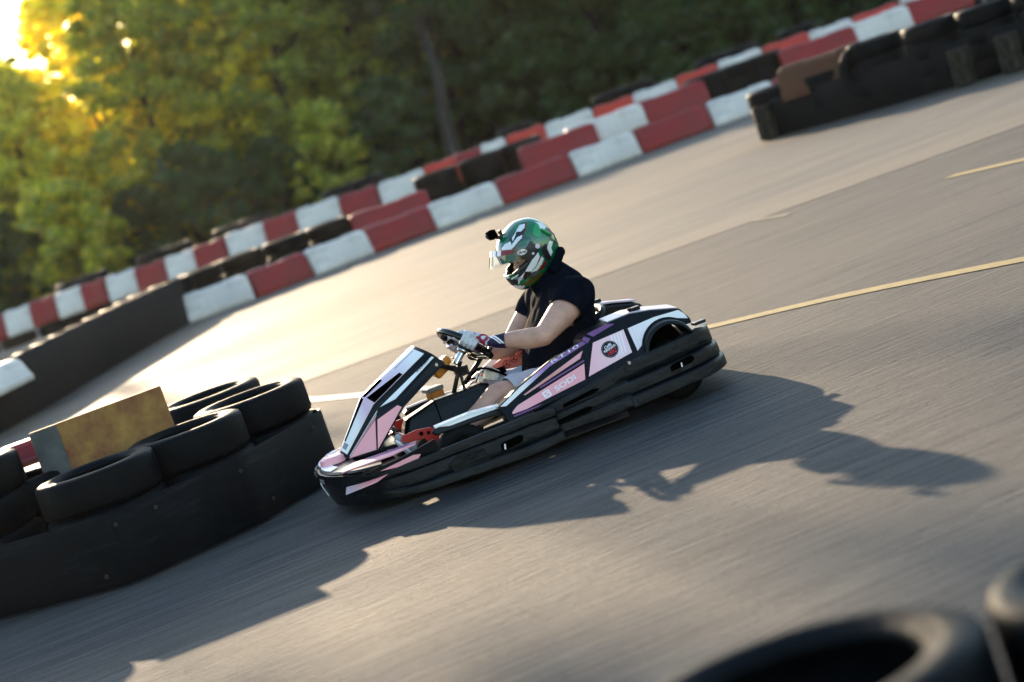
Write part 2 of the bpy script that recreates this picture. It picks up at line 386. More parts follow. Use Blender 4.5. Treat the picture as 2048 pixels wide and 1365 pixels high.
def belt(name, plan, z0, z1, th, mat, label, bolts=(), cat='belt', nseg=8):
    root = empty(name, (plan[0][0], plan[0][1], 0)); off = Vector((plan[0][0], plan[0][1], 0))
    P = spline([(x,y,0) for x, y in plan], nseg); bm = bmesh.new(); rings = []
    for _ in range(14): P = [P[0]]+[(a+b*2+c)/4 for a, b, c in zip(P, P[1:], P[2:])]+[P[-1]]
    for i, p in enumerate(P):
        d = (P[min(i+1,len(P)-1)]-P[max(i-1,0)]).normalized(); n = Vector((d.y, -d.x, 0)); q = p-off
        wob = .003*math.sin(i*.7); a = z0 if not callable(z0) else z0(i/(len(P)-1)); b = z1 if not callable(z1) else z1(i/(len(P)-1))
        rings.append([q+n*(th*.5+wob)+Vector((0,0,a)), q+n*(th+wob)+Vector((0,0,a+.02)), q+n*(th*.9+wob)+Vector((0,0,(a+b)/2)), q+n*(th+wob)+Vector((0,0,b-.015)), q+n*(th*.5+wob)+Vector((0,0,b)), q+Vector((0,0,b-.004)), q+Vector((0,0,a+.004))])
    add_loft(bm, rings); bo = mesh_obj('band', bm, mat, root, smooth=True); mo = bo.modifiers.new('e','EDGE_SPLIT'); mo.split_angle = R(40)
    for t, z in bolts:
        i = int(t*(len(P)-1)); p = P[i]; d = (P[min(i+1,len(P)-1)]-P[max(i-1,0)]).normalized(); n = Vector((d.y,-d.x,0))
        bm = bmesh.new(); c = p-off+n*(th+.002)+Vector((0,0,z)); add_tube(bm, [c-n*.004, c+n*.005], .011, 10)
        add_tube(bm, [c+n*.004, c+n*.011], .006, 6); mesh_obj('bolt', bm, M['boltm'], root)
    tag(root, label, cat); return root
off = .315
def around(cs, r=.315):
    out = []
    for (x, y), angs in cs:
        for a in angs: out.append((x+r*math.cos(R(a)), y+r*math.sin(R(a))))
    return out
belt('rubber_belt', around([((-3.37, 12.21),(-98,)),((-2.79, 11.86),(-95,)),((-2.09, 11.51),(-100,-80,-58)),((-1.69, 11.83),(-50,-36)),((-1.38, 12.39),(-22,0,25,60))]), .018, .36, .014, M['belt'],
     'wide black rubber belt wrapped low around the near tyre stack beside the kart', [(.12,.30),(.3,.3),(.42,.3),(.55,.29),(.7,.3),(.22,.08),(.62,.09),(.9,.28)])
me, L = None, None
# yellow board standing in the stack
root = empty('sign_board', (-2.11,12.22,0)); ang = math.atan2(0.120, 0.730)
bm = bmesh.new(); add_box(bm, (0,0,.47), (.70,.05,.58)); 
M['ochre'] = node_mat('weathered_ochre_paint', (.30,.175,.045), .7, .2, col2=(.15,.045,.03), vscale=7, bump=.3, bscale=25)
M['greyp'] = node_mat('weathered_grey_paint', (.065,.068,.068), .65, .3, var=.4, vscale=8, bump=.3, bscale=20)
mesh_obj('board_panel', bm, M['ochre'], root, bevel=.008)
bm = bmesh.new(); add_box(bm, (-.277,-.027,.47), (.14,.008,.574)); mesh_obj('grey_end_strip', bm, M['greyp'], root)
bm = bmesh.new(); add_box(bm, (-.25,.045,.38), (.05,.04,.74)); mesh_obj('post', bm, M['greyp'], root)
bm = bmesh.new(); add_box(bm, (.25,.045,.38), (.05,.04,.74)); mesh_obj('post', bm, M['greyp'], root)
root.rotation_euler = (0,0,ang)
tag(root, 'weathered ochre yellow board with rusty red stains, standing among the near tyres', 'board')

me_ = None
o = bpy.data.objects.new('barrier_block', barrier_mesh_('barrier_block')); COL.objects.link(o); o.location = (-2.78,12.36,.60); o.scale = (.60,.9,.34); o.rotation_euler = (0,0,R(8)); tag(o, 'short red barrier block lying on the near tyres left of the yellow board', 'barrier')
# foreground tyres, close to the lens
FT = tyre_mesh('tyre', .30, .205, .20, 56)
for k in range(3):
    o = tyre(0.24, 3.87, .6-.2*(3-k), ('black tyre at the foot of the big foreground stack','black tyre under the big foreground tyre, middle of its stack','big blurred black tyre in the bottom right corner, top of its stack')[k], 'foreground tyres', FT); o.scale = (1.12,1.12,.98)
    o = tyre(.90, 3.88, .6-.2*(3-k), ('tyre at the foot of the stack at the right picture edge','tyre below the one at the right picture edge, middle of its stack','blurred grey black tyre cut by the right picture edge, top of its stack')[k], 'foreground tyres', FT); o.scale = (1.03,1.03,.98)

def barrier_proto(L, H, Wd, mat):
    me = barrier_mesh('barrier_block', L, H, Wd, mat)
    o = bpy.data.objects.new('barrier_block', me); COL.objects.link(o)
    mo = o.modifiers.new('b', 'BEVEL'); mo.width = .012; mo.segments = 2; mo.limit_method = 'ANGLE'; mo.angle_limit = R(30)
    return bake(o, [])
def row(name_pts, protos, colours, z, group, labf, jitter=.03):
    """blocks between successive points"""
    for i, (a, b) in enumerate(zip(name_pts, name_pts[1:])):
        a = Vector((*a,0)); b = Vector((*b,0)); d = b-a; c = colours[i]
        if c not in protos: continue
        me, L = protos[c]
        o = bpy.data.objects.new('barrier_block', me); COL.objects.link(o)
        o.location = ((a+b)/2 + Vector((random.uniform(-jitter,jitter), random.uniform(-jitter,jitter), z)))
        o.rotation_euler = (0, 0, math.atan2(d.y, d.x)+random.uniform(-.02,.02)); o.scale = (d.length*.985/L, 1, 1)
        tag(o, labf(i, c), 'barrier', group)
def protos(L, H, Wd):
    out = {}
    for k, m in (('R','bred'),('W','bwhite'),('O','bredo')):
        o = barrier_proto(L, H, Wd, M[m]); me = o.data; bpy.data.objects.remove(o); out[k] = (me, L)
    return out
ORD = ['first','second','third','fourth','fifth','sixth','seventh','eighth','ninth','tenth','eleventh','twelfth','thirteenth','fourteenth','fifteenth','sixteenth','seventeenth','eighteenth','nineteenth','twentieth','twenty-first','twenty-second','twenty-third','twenty-fourth','twenty-fifth','twenty-sixth','twenty-seventh','twenty-eighth','twenty-ninth','thirtieth']
CN = {'R':'scuffed dark red','W':'scuffed white','O':'bright red'}
PF = protos(1.2, .35, .36)
front = [(-3.86,30.52),(-2.92,30.71),(-2.17,31.1),(-1.38,31.49),(-0.45,31.76),(0.48,32.05),(1.54,32.27),(2.46,32.53),(3.52,32.76),(4.47,32.88),(5.41,32.9),(6.34,32.97),(7.23,33.04),(8.08,33.11)]
row(front, PF, 'WRWRWRWRWRWRW', 0, 'front row of red and white barrier blocks', lambda i, c: f'{CN[c]} barrier block, {ORD[i]} from the left end of the front row')
sh = Vector((-.35, .42))
mid = [(x+sh.x, y+sh.y) for x, y in front]
row(mid[6:8]+mid[7:9], PF, 'WWR', .33, 'second layer of barrier blocks', lambda i, c: '')  if False else None
seg = [((1.47,32.75),'R',.30),((2.17,32.93),'W',.33),((3.11,33.2),'R',.33),((5.33,33.49),'R',.34),((6.15,33.6),'W',.36),((7.05,33.7),'R',.38),((-0.96,32.25),'R',.22)]
for i, ((x,y),c,z) in enumerate(seg):
    me, L = PF[c]; o = bpy.data.objects.new('barrier_block', me); COL.objects.link(o); o.location = (x,y,z-.03); o.scale = (.92,.9,1)
    o.rotation_euler = (0,0,R(4)+random.uniform(-.05,.05)); tag(o, f'{CN[c]} barrier block, {ORD[i if i<6 else i]} listed along the raised middle layer behind the front row', 'barrier', 'middle layer of barrier blocks')
mids = ['dark red barrier block on the middle layer, left of the first white one','white barrier block on the middle layer, between two dark red ones','dark red barrier block on the middle layer beside the black tyre gap','dark red barrier block on the middle layer right of the black gap','white barrier block on the middle layer just left of the brown block','dark red barrier block on the middle layer behind the right tyre wall','small dark red barrier block behind the front row, left of the big black tyres']
for o, l in zip([x for x in bpy.data.objects if x.get('group') == 'middle layer of barrier blocks'], mids): o['label'] = l
# back row, continuous line from far left to the right
PB = protos(.7, .40, .36)
def at_line(x):      # plan of the back row
    pts = [(-30,46),(-14,40.5),(-8,38.3),(0,37),(8,36.2),(20,36)]
    for (x0,y0),(x1,y1) in zip(pts, pts[1:]):
        if x0 <= x <= x1: return y0+(y1-y0)*(x-x0)/(x1-x0)
bx = [-10.4,-9.7,-9.05,-8.45,-7.9,-7.40,-6.95,-6.52,-6.08,-5.68,-5.18,-4.68,-4.19,-3.66,-3.03,-2.48,-1.78,-1.16,-.41,.13,.53,.93,1.54,2.30,2.95,3.65,4.31,5.0,5.73,6.42,7.15,7.9,8.6,9.4,10.2]
bc = 'RWRWRWRWRWRWRWRWRWORWOWOWOWOWOWRWR'
row([(x, at_line(x)) for x in bx], PB, bc, .10, 'back row of red and white barrier blocks', lambda i, c: f'{CN[c]} block, {ORD[i] if i<30 else "last"} from the left in the back row below the trees', .015)
bz = lambda x: .33+.02*math.sin(x*1.7)
for o in bpy.data.objects:
    if o.get('group') == 'back row of red and white barrier blocks': o.location.z = bz(o.location.x)-.03
# lower layer that carries the raised back row: old tyres
k = 0
for i in range(30):
    x = -8.6+i*.64; y = at_line(x)
    if x > 9.4: break
    if bz(x) > .17: tyre(x, y+.02, 0.13, f'dark tyre carrying the back row of barrier blocks, {ORD[i]} from the left', 'tyres under the back row', s=.95)
# tyres peeking above the back row
for i, x in enumerate((-6.3,-6.0,-4.9,-4.55,-3.6,-3.2,-1.75,-1.3,1.15,2.7,3.1,4.35,4.8,5.7)):
    y = at_line(x)+.72
    for q in range(4):
        tyre(x, y, .185*q+.07, f'black tyre, layer {("one","two","three","four","five","six")[q]} of the {ORD[i]} stack from the left behind the back row', 'tyre stacks behind the back row')
# white block far left behind
me, L = PB['W']; o = bpy.data.objects.new('barrier_block', me); COL.objects.link(o); o.location = (-7.47,48.84,.05); o.rotation_euler = (0,0,R(-20)); tag(o, 'white barrier block standing behind the back row at its far left', 'barrier')
# long belted tyre wall, far left
lw = [(-5.99,20.92),(-5.36,22.89),(-4.95,24.81),(-4.68,26.77),(-4.33,28.78),(-4.01,30.66),(-3.37,31.68),(-2.35,32.0),(-1.49,32.28)]
belt('rubber_belt', [(x+.30, y-.1) for x, y in lw[:6]], .0, lambda t: .64-.06*t, .016, M['scuff'], 'long black rubber belt along the far left tyre wall behind the barriers', [(.3,.3),(.5,.3),(.7,.3)])
P = spline([(x,y,0) for x, y in lw], 24); acc = 0; n = 0; last = P[0]
for p in P[1:]:
    acc += (p-last).length; last = p
    if acc > .60:
        acc = 0; n += 1
        for q in range(3):
            tyre(p.x, p.y, q*.19, f'black tyre, {("bottom","middle","top")[q]} of the {ORD[n-1]} column of the far left tyre wall', 'tyres of the far left wall')
me, L = PF['W']; o = bpy.data.objects.new('barrier_block', me); COL.objects.link(o); o.location = (-4.88,23.2,.36); o.scale = (1.15,1,.75); o.rotation_euler = (0,0,R(76)); tag(o, 'white barrier block lying on top of the far left tyre wall at the picture edge', 'barrier')
# big black tyres behind the front row, centre
for i, (x, y) in enumerate(((-0.24, 33.08),(0.41, 33.24),(1.0, 33.42),(3.72, 33.54),(4.14, 33.68),(4.56, 33.73))):
    for q in range(4): tyre(x, y, .165*q, f'black tyre, {("bottom","second","third","top")[q]} of the {("first","second","third","fourth","fifth","sixth")[i]} tall column between front and back barriers', 'tall tyre columns between the barriers', s=1.05)
# right tyre wall
rw = [(3.61,26.48),(4.12,25.81),(4.61,25.25),(5.1,24.7),(5.57,24.21),(6.04,23.73),(6.49,23.3)]
for i, (x, y) in enumerate(rw):
    for q in range(3 if i < 2 else 4): tyre(x, y+.05, .175*q, f'black tyre, {("bottom","second","third","top")[q]} of the {ORD[i]} column from the left in the right tyre wall', 'tyres of the right wall')
belt('rubber_belt', [(3.5,26.22),(3.99,25.57),(4.57,24.93),(5.1,24.36),(5.61,23.86),(6.11,23.38),(6.6,22.89)], .0, lambda t: .42+.05*t, .016, M['scuff'], 'black rubber belt along the foot of the right tyre wall')
M['sunlit_tan'] = node_mat('sunlit_tan_rubber', (.030,.025,.019), .85, .12, var=.7, vscale=12, bump=.5, bscale=30)  # tan of the added tyres imitates sunlit patches on the wall
dm = TY.copy(); dm.materials.clear(); dm.materials.append(M['sunlit_tan'])
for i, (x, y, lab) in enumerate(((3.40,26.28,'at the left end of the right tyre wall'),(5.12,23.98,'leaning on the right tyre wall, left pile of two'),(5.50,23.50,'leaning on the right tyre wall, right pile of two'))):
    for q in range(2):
        o = bpy.data.objects.new('tyre', dm); COL.objects.link(o); o.location = (x+.01*q, y, .02+.185*q); o.scale = (.40,.40,1); tag(o, f'{("lower","upper")[q]} small tyre coloured as a sunlit patch {lab}', 'tyre', 'tyres coloured as sunlit patches')
o = tyre(4.48, 25.29, .42, 'upright black tyre forming an arch on top of the right tyre wall', 'tyres of the right wall', rot=(R(86),0,R(-24)))
M['brown'] = node_mat('faded_brown_red_plastic', (.085,.030,.020), .7, .15, col2=(.085,.050,.024), vscale=5)
me = barrier_mesh('barrier_block', 1.0, .36, .34, M['brown']); o = bpy.data.objects.new('barrier_block', me); COL.objects.link(o); o.location = (4.1,25.76,.36); o.rotation_euler = (0,0,R(-30)); tag(o, 'faded brown and orange barrier block above the left end of the right tyre wall', 'barrier')

# ------------------------------------------------------------------ go-kart (local frame: +X forward, +Y to the driver's left, origin on the ground)
KO, KA = (-.03, 11.35, 0), R(8)
kart = empty('go_kart', KO, math.pi+KA)
tag(kart, 'pink and white rental go-kart with black bumpers, driven to the left by the helmeted driver', 'go-kart')
podY = lambda z: .63-.5*(z-.2)
def side_plate(name, poly, mat, sg=1, off=.003, th=.003, yf=podY, parent=kart, bevel=0.0, inner=None):
    bm = bmesh.new()
    if inner is None:
        n = Vector((0, sg, .5)).normalized()
        add_prism(bm, [Vector((x, sg*yf(z), z))+n*off for x, z in poly], -n, th)
    else:
        a = [bm.verts.new((x, sg*(yf(z)+off), z)) for x, z in poly]; b = [bm.verts.new((x, sg*inner, z-.01)) for x, z in poly]; k = len(a)
        bm.faces.new(a); bm.faces.new(b[::-1])
        for i in range(k): bm.faces.new((a[i], b[i], b[(i+1)%k], a[(i+1)%k]))
    return mesh_obj(name, bm, mat, parent, bevel=bevel)
base_rear = [(-.151,.225),(-.180,.352),(-.2,.409),(-.224,.431),(-.347,.444),(-.46,.448),(-.56,.432),(-.696,.397),(-.727,.340),(-.726,.318)]+[(-.588+.125*math.cos(R(a)), .240+.125*math.sin(R(a))) for a in range(140,-5,-8)]+[(-.425,.235)]
base_front = [(.293,.262),(.164,.317),(-.019,.376),(-.198,.412),(-.223,.39),(-.180,.35),(-.151,.225),(.268,.185),(.275,.226)]
strip = [(.281,.261),(.164,.310),(-.019,.370),(-.196,.406),(-.214,.390),(-.009,.351),(.117,.305),(.253,.255)]
win2 = [(-.244,.383),(-.405,.392),(-.402,.286),(-.165,.252)]
win3 = [(-.426,.390),(-.562,.397),(-.688,.390),(-.707,.368),(-.716,.342)]+[(-.588+.143*math.cos(R(a)), .240+.143*math.sin(R(a))) for a in range(124,16,-9)]+[(-.430,.284)]
triA = [(.157,.275),(-.184,.366),(-.160,.338),(.150,.271)]
triB = [(.237,.222),(.203,.241),(-.168,.311),(-.144,.246),(.168,.213),(.238,.213)]
for sg in (1,-1):
    pod = side_plate('side_pod', base_front, M['body_black'], sg, 0, 0, inner=.47, bevel=.004)
    if sg < 0: pod['label'] = 'far side pod with salmon inner face'
    cover = side_plate('rear_side_cover', base_rear, M['body_black'], sg, 0, 0, inner=.30, bevel=.006)
    side_plate('rail_sticker', strip, M['rail_fade'], sg, parent=pod)
    side_plate('salmon_panel', triA, M['tri_fade'], sg, parent=pod)
    side_plate('pink_panel', triB, M['pink_fade'], sg, parent=pod)
    side_plate('purple_pinstripe', [(.074,.282),(-.172,.327),(-.175,.321),(.069,.276)], M['purple'], sg, parent=pod)
    side_plate('lilac_pinstripe', [(.236,.206),(.09,.211),(.12,.205),(.236,.199)], M['purple'], sg, parent=pod)
    side_plate('pink_window_panel', win2, M['win_fade'], sg, parent=cover)
    side_plate('white_quarter_panel', win3, M['quarter_fade'], sg, parent=cover)
    side_plate('purple_link', [(-.199,.409),(-.214,.422),(-.240,.404),(-.221,.389)], M['purple'], sg, parent=cover)
    side_plate('purple_top_sticker', [(-.232,.428),(-.340,.440),(-.375,.428),(-.256,.407)], M['purple'], sg, parent=cover)
    # printed vertical stripes, on both panels
    bm = bmesh.new(); n = Vector((0,sg,.5)).normalized()
    for x, lo, hi in ((-.334,.288,.384),(-.350,.290,.385),(-.366,.292,.386),(-.382,.294,.387),(-.434,.298,.388),(-.450,.306,.388),(-.464,.328,.388),(-.478,.345,.388),(-.492,.358,.389),(-.506,.372,.389)):
        xx = x-.0078; sl_ = .012 if x > -.4 else .0
        add_prism(bm, [Vector((a+b, sg*podY(z), z))+n*.0038 for a, b, z in ((x,sl_,lo),(x,0,hi),(xx,0,hi),(xx,sl_,lo))], -n, .0015)
    mesh_obj('pale_stripes', bm, M['stripe'], cover)
    # bright flat top of the cover, its hinge and latch
    bm = bmesh.new(); top = [(-.347,.444),(-.46,.448),(-.56,.432),(-.69,.399)]
    rings = [[Vector((x, sg*(podY(z)-.012), z+.001)), Vector((x, sg*(podY(z)-.012), z+.004)), Vector((x, sg*.33, z+.010)), Vector((x, sg*.33, z+.001))] for x, z in top]
    add_loft(bm, rings); mesh_obj('white_top_sticker', bm, M['offwhite'], cover)
    bm = bmesh.new(); add_box(bm, (-.50, sg*.44, .455), (.06,.05,.018)); add_box(bm, (-.475, sg*.46, .462), (.02,.02,.012)); mesh_obj('latch', bm, M['body_black'], cover, bevel=.003)
    # rear wheel arch lip
    bm = bmesh.new(); rings = []
    for k in range(25):
        a = R(-12+k*(172/24)); c, s = math.cos(a), math.sin(a); cx, cz = -.588, .240
        rings.append([Vector((cx-r*c*-1, sg*y, cz+r*s)) for r, y in ((.112,.44),(.120,.44),(.130,.50),(.134,.585),(.130,.612),(.120,.622),(.112,.618))])
    add_loft(bm, rings); mesh_obj('rear_wheel_arch', bm, M['body_black'], cover, smooth=True)
    bm = bmesh.new(); add_prism(bm, [Vector((-.588+.12*math.cos(R(a)), sg*.335, .235+.12*math.sin(R(a)))) for a in range(-20,201,20)], (0,sg,0), .006); mesh_obj('arch_dark_plate', bm, M['black'], cover)  # matt black plate added so the arch reads dark inside
    # front rail over the front wheel
    rail = [(.622,.253),(.596,.270),(.425,.272),(.275,.258),(.241,.243),(.219,.200),(.248,.189),(.299,.226),(.386,.232),(.53,.232),(.60,.235)]
    rr = side_plate('front_rail', rail, M['body_black'], sg, 0, 0, yf=lambda z: .56-.25*(z-.2), inner=.50, bevel=.004)
    side_plate('pink_rail_end', [(.290,.250),(.244,.241),(.223,.203),(.248,.194)], M['pink'], sg, yf=lambda z: .5615-.25*(z-.2), parent=rr, off=.003)
    bm = bmesh.new(); add_loft(bm, [[Vector((x,sg*.553,z-.004)),Vector((x,sg*.553,z+.003)),Vector((x,sg*.505,z+.006)),Vector((x,sg*.505,z-.002))] for x, z in ((.600,.268),(.425,.274),(.280,.262))]); mesh_obj('white_rail_sticker', bm, M['white'], rr)
    side_plate('white_rail_edge', [(.590,.266),(.425,.269),(.30,.258),(.285,.252),(.40,.253),(.53,.252)], M['white'], sg, yf=lambda z: .5615-.25*(z-.2), parent=rr, off=.003)
    # emblem, words
    C = Vector((-.308, sg*podY(.331), .331)); rt = Vector((-sg*math.cos(R(3)), 0, 0)); up = Vector((0, -sg*.5, 1)).normalized()
    rt = Vector((-sg*.97, -sg*.0, .0)).normalized()
    bm = bmesh.new(); add_tube(bm, [C+n*.002, C+n*.006], .041, 40); disc = mesh_obj('round_emblem', bm, M['body_black'], cover)
    bm = bmesh.new(); ring = [[C+n*(.0065+h)+(rt*math.cos(a)+up*math.sin(a))*r for r, h in ((.0355,0),(.0368,0),(.0368,.0006),(.0355,.0006))] for a in [2*math.pi*k/48 for k in range(48)]]
    add_loft(bm, ring, closed=True); mesh_obj('emblem_ring', bm, M['grey'], disc)
    tl = R(14) if sg > 0 else R(-14)
    rt2 = (rt*math.cos(tl)+up*math.sin(tl)); up2 = (up*math.cos(tl)-rt*math.sin(tl)); 
    text_obj('emblem_lettering', 'Caffè', .019, C+n*.0068+up2*.017, rt2, up2, M['stripe'], disc, shear=.25, bold=.02)
    text_obj('emblem_lettering', 'VERGNANO', .0165, C+n*.0068+up2*.002, rt2, up2, M['stripe'], disc, width=.066, bold=.03)
    text_obj('emblem_lettering', '1882', .030, C+n*.0068-up2*.018, rt2, up2, M['rprint'], disc, shear=.3, width=.050)
    def on_pod(x, z, d=.0042): return Vector((x, sg*podY(z), z))+n*d
    al = R(13)*sg; rtS = (rt*math.cos(al)+up*math.sin(al)); upS = (up*math.cos(al)-rt*math.sin(al))
    text_obj('brand_lettering', 'SODI', .034, on_pod(-.048,.259), rtS, upS, M['stripe'], pod, width=.115, bold=.02)
    q = on_pod(.052,.2435, .004); bm = bmesh.new()
    add_prism(bm, [q+rtS*a*.019+upS*b*.019 for a, b in ((-1,-.75),(-.2,-1),(1,-.85),(1,.8),(.2,1),(-1,.85))], -n, .002); lg = mesh_obj('logo_plate', bm, M['stripe'], pod)
    bm = bmesh.new()
    for pp in (((-.55,.15),(-.55,.5),(.5,.62),(.5,.40),(-.25,.30),(-.25,.12)),((.55,-.15),(.55,-.5),(-.5,-.62),(-.5,-.40),(.25,-.30),(.25,-.12)),((-.5,.1),(-.2,.18),(.5,-.1),(.2,-.18))):
        add_prism(bm, [q+n*.0006+rtS*a*.019+upS*b*.019 for a, b in pp], n, .0008)
    mesh_obj('logo_mark', bm, M['pink'], lg)
    al2 = R(12)*sg; rtR = (rt*math.cos(al2)+up*math.sin(al2)); upR = (up*math.cos(al2)-rt*math.sin(al2))
    text_obj('model_lettering', 'RT10', .021, on_pod(-.098,.3785,.0045), rtR, upR, M['stripe'], pod, width=.155)
    # inner face of the pod, seen beyond the driver on the far side
    inn = [(.012,.292),(-.172,.352),(-.33,.352),(-.30,.290),(-.125,.268),(-.015,.270)]
    bm = bmesh.new(); add_prism(bm, [Vector((x, sg*.437, z+.004)) for x, z in inn], (0,sg,0), .008); ip = mesh_obj('inner_panel', bm, M['salmon'], kart)
    bm = bmesh.new(); add_prism(bm, [Vector((x, sg*.444, z)) for x, z in ((.075,.290),(-.15,.385),(-.195,.372),(.0,.292))], (0,sg,0), .012); wp = mesh_obj('inner_white_edge', bm, M['white'], ip)
    bm = bmesh.new(); ov = [Vector((-.040+.026*math.cos(a)-.004*math.sin(a), sg*.4405, .326+.012*math.sin(a)-.010*math.cos(a)*-.8)) for a in [2*math.pi*k/20 for k in range(20)]]; add_prism(bm, ov, (0,sg,0), .004); mesh_obj('oval_hole', bm, M['black'], wp)
    for i, (x, z) in enumerate(((-.166,.316),(-.210,.329),(-.256,.340))):
        bm = bmesh.new(); cc = Vector((x, sg*.4335, z))
        for (r0, r1) in ((.0165,.0200),(.0,.0)):
            if r1: add_loft(bm, [[cc+Vector((r*math.cos(a), h*sg*-1, r*math.sin(a))) for r, h in ((r0,-.002),(r1,-.002),(r1,.001),(r0,.001))] for a in [2*math.pi*k/28 for k in range(28)]], closed=True)
        for a in (R(100), R(220), R(340)): add_tube(bm, [cc, cc+Vector((.018*math.cos(a),0,.018*math.sin(a)))], .0022, 6)
        add_tube(bm, [cc+Vector((0,-.001,0)), cc+Vector((0,.001,0))], .006, 12); mesh_obj('ring_emblem', bm, M['darkred'], ip)

# bumpers -------------------------------------------------------------
def sweep_bumper(name, path, zb, zt, prof, parent=kart, mat=None, inward=.07, smooth=True, lab=None):
    """prof: list of (bulge, height fraction); path goes with the outside on its right"""
    P = spline(path, 6); rings = []
    for i, p in enumerate(P):
        t = i/(len(P)-1); d = (P[min(i+1,len(P)-1)]-P[max(i-1,0)]).normalized(); nrm = Vector((-d.y,d.x,0))
        a, b = zb(t), zt(t); pr = prof(t)
        ring = [Vector((p.x,p.y,0))+nrm*o+Vector((0,0,a+(b-a)*h)) for o, h in pr]
        ring += [Vector((p.x,p.y,0))-nrm*inward+Vector((0,0,b-.01)), Vector((p.x,p.y,0))-nrm*inward+Vector((0,0,a+.02))]
        rings.append(ring)
    bm = bmesh.new(); add_loft(bm, rings); o = mesh_obj(name, bm, mat or M['plastic'], parent, smooth=smooth)
    mo = o.modifiers.new('e','EDGE_SPLIT'); mo.split_angle = R(48)
    if lab: o['label'] = lab
    return o
def ribs(spec, n=7):
    out = []
    for (h0, h1, o0, amp) in spec:
        for t, a in ((0,0),(.03,.65),(.08,.95),(.3,1),(.7,.98),(.92,.9),(.97,.6),(1,0)):
            out.append((o0+amp*a-.016*(h0+(h1-h0)*t)+.004, h0+(h1-h0)*t))
    return out
lerp = lambda a, b, t: a+(b-a)*t
def pw(t, pts):
    for (t0,v0),(t1,v1) in zip(pts, pts[1:]):
        if t <= t1: return lerp(v0, v1, max(0,(t-t0))/(t1-t0))
    return pts[-1][1]
half = [(1.035,0),(1.055,.15),(1.045,.30),(.985,.49),(.89,.585),(.69,.655),(.33,.70),(.10,.70),(.065,.67),(.055,.62)]
fpath = [(x,y,0) for x, y in half[::-1]] + [(x,-y,0) for x, y in half[1:]]
sym = lambda t: abs(t-.5)*2       # 0 at the nose, 1 at the rear ends
def fprof(t):
    s = sym(t); w = max(0, min(1, (s-.40)/.12))
    A = [(lerp(-.026,.012,k/20) if k < 21 else (.012,.006,-.006)[k-21], min(1,k/21)) for k in range(24)]; B = ribs([(0,.27,.002,.011),(.29,.72,-.002,.007),(.74,1,.002,.014)])
    return [(lerp(a[0],b[0],w), lerp(a[1],b[1],w)) for a, b in zip(A,B)]
fb = sweep_bumper('front_bumper', fpath, lambda t: pw(sym(t), [(0,.035),(.35,.03),(.7,.02),(.92,.05),(1,.07)]), lambda t: pw(sym(t), [(0,.195),(.3,.185),(.45,.16),(.62,.190),(.72,.200),(.86,.185),(.95,.165),(1,.12)]), fprof, inward=.05)
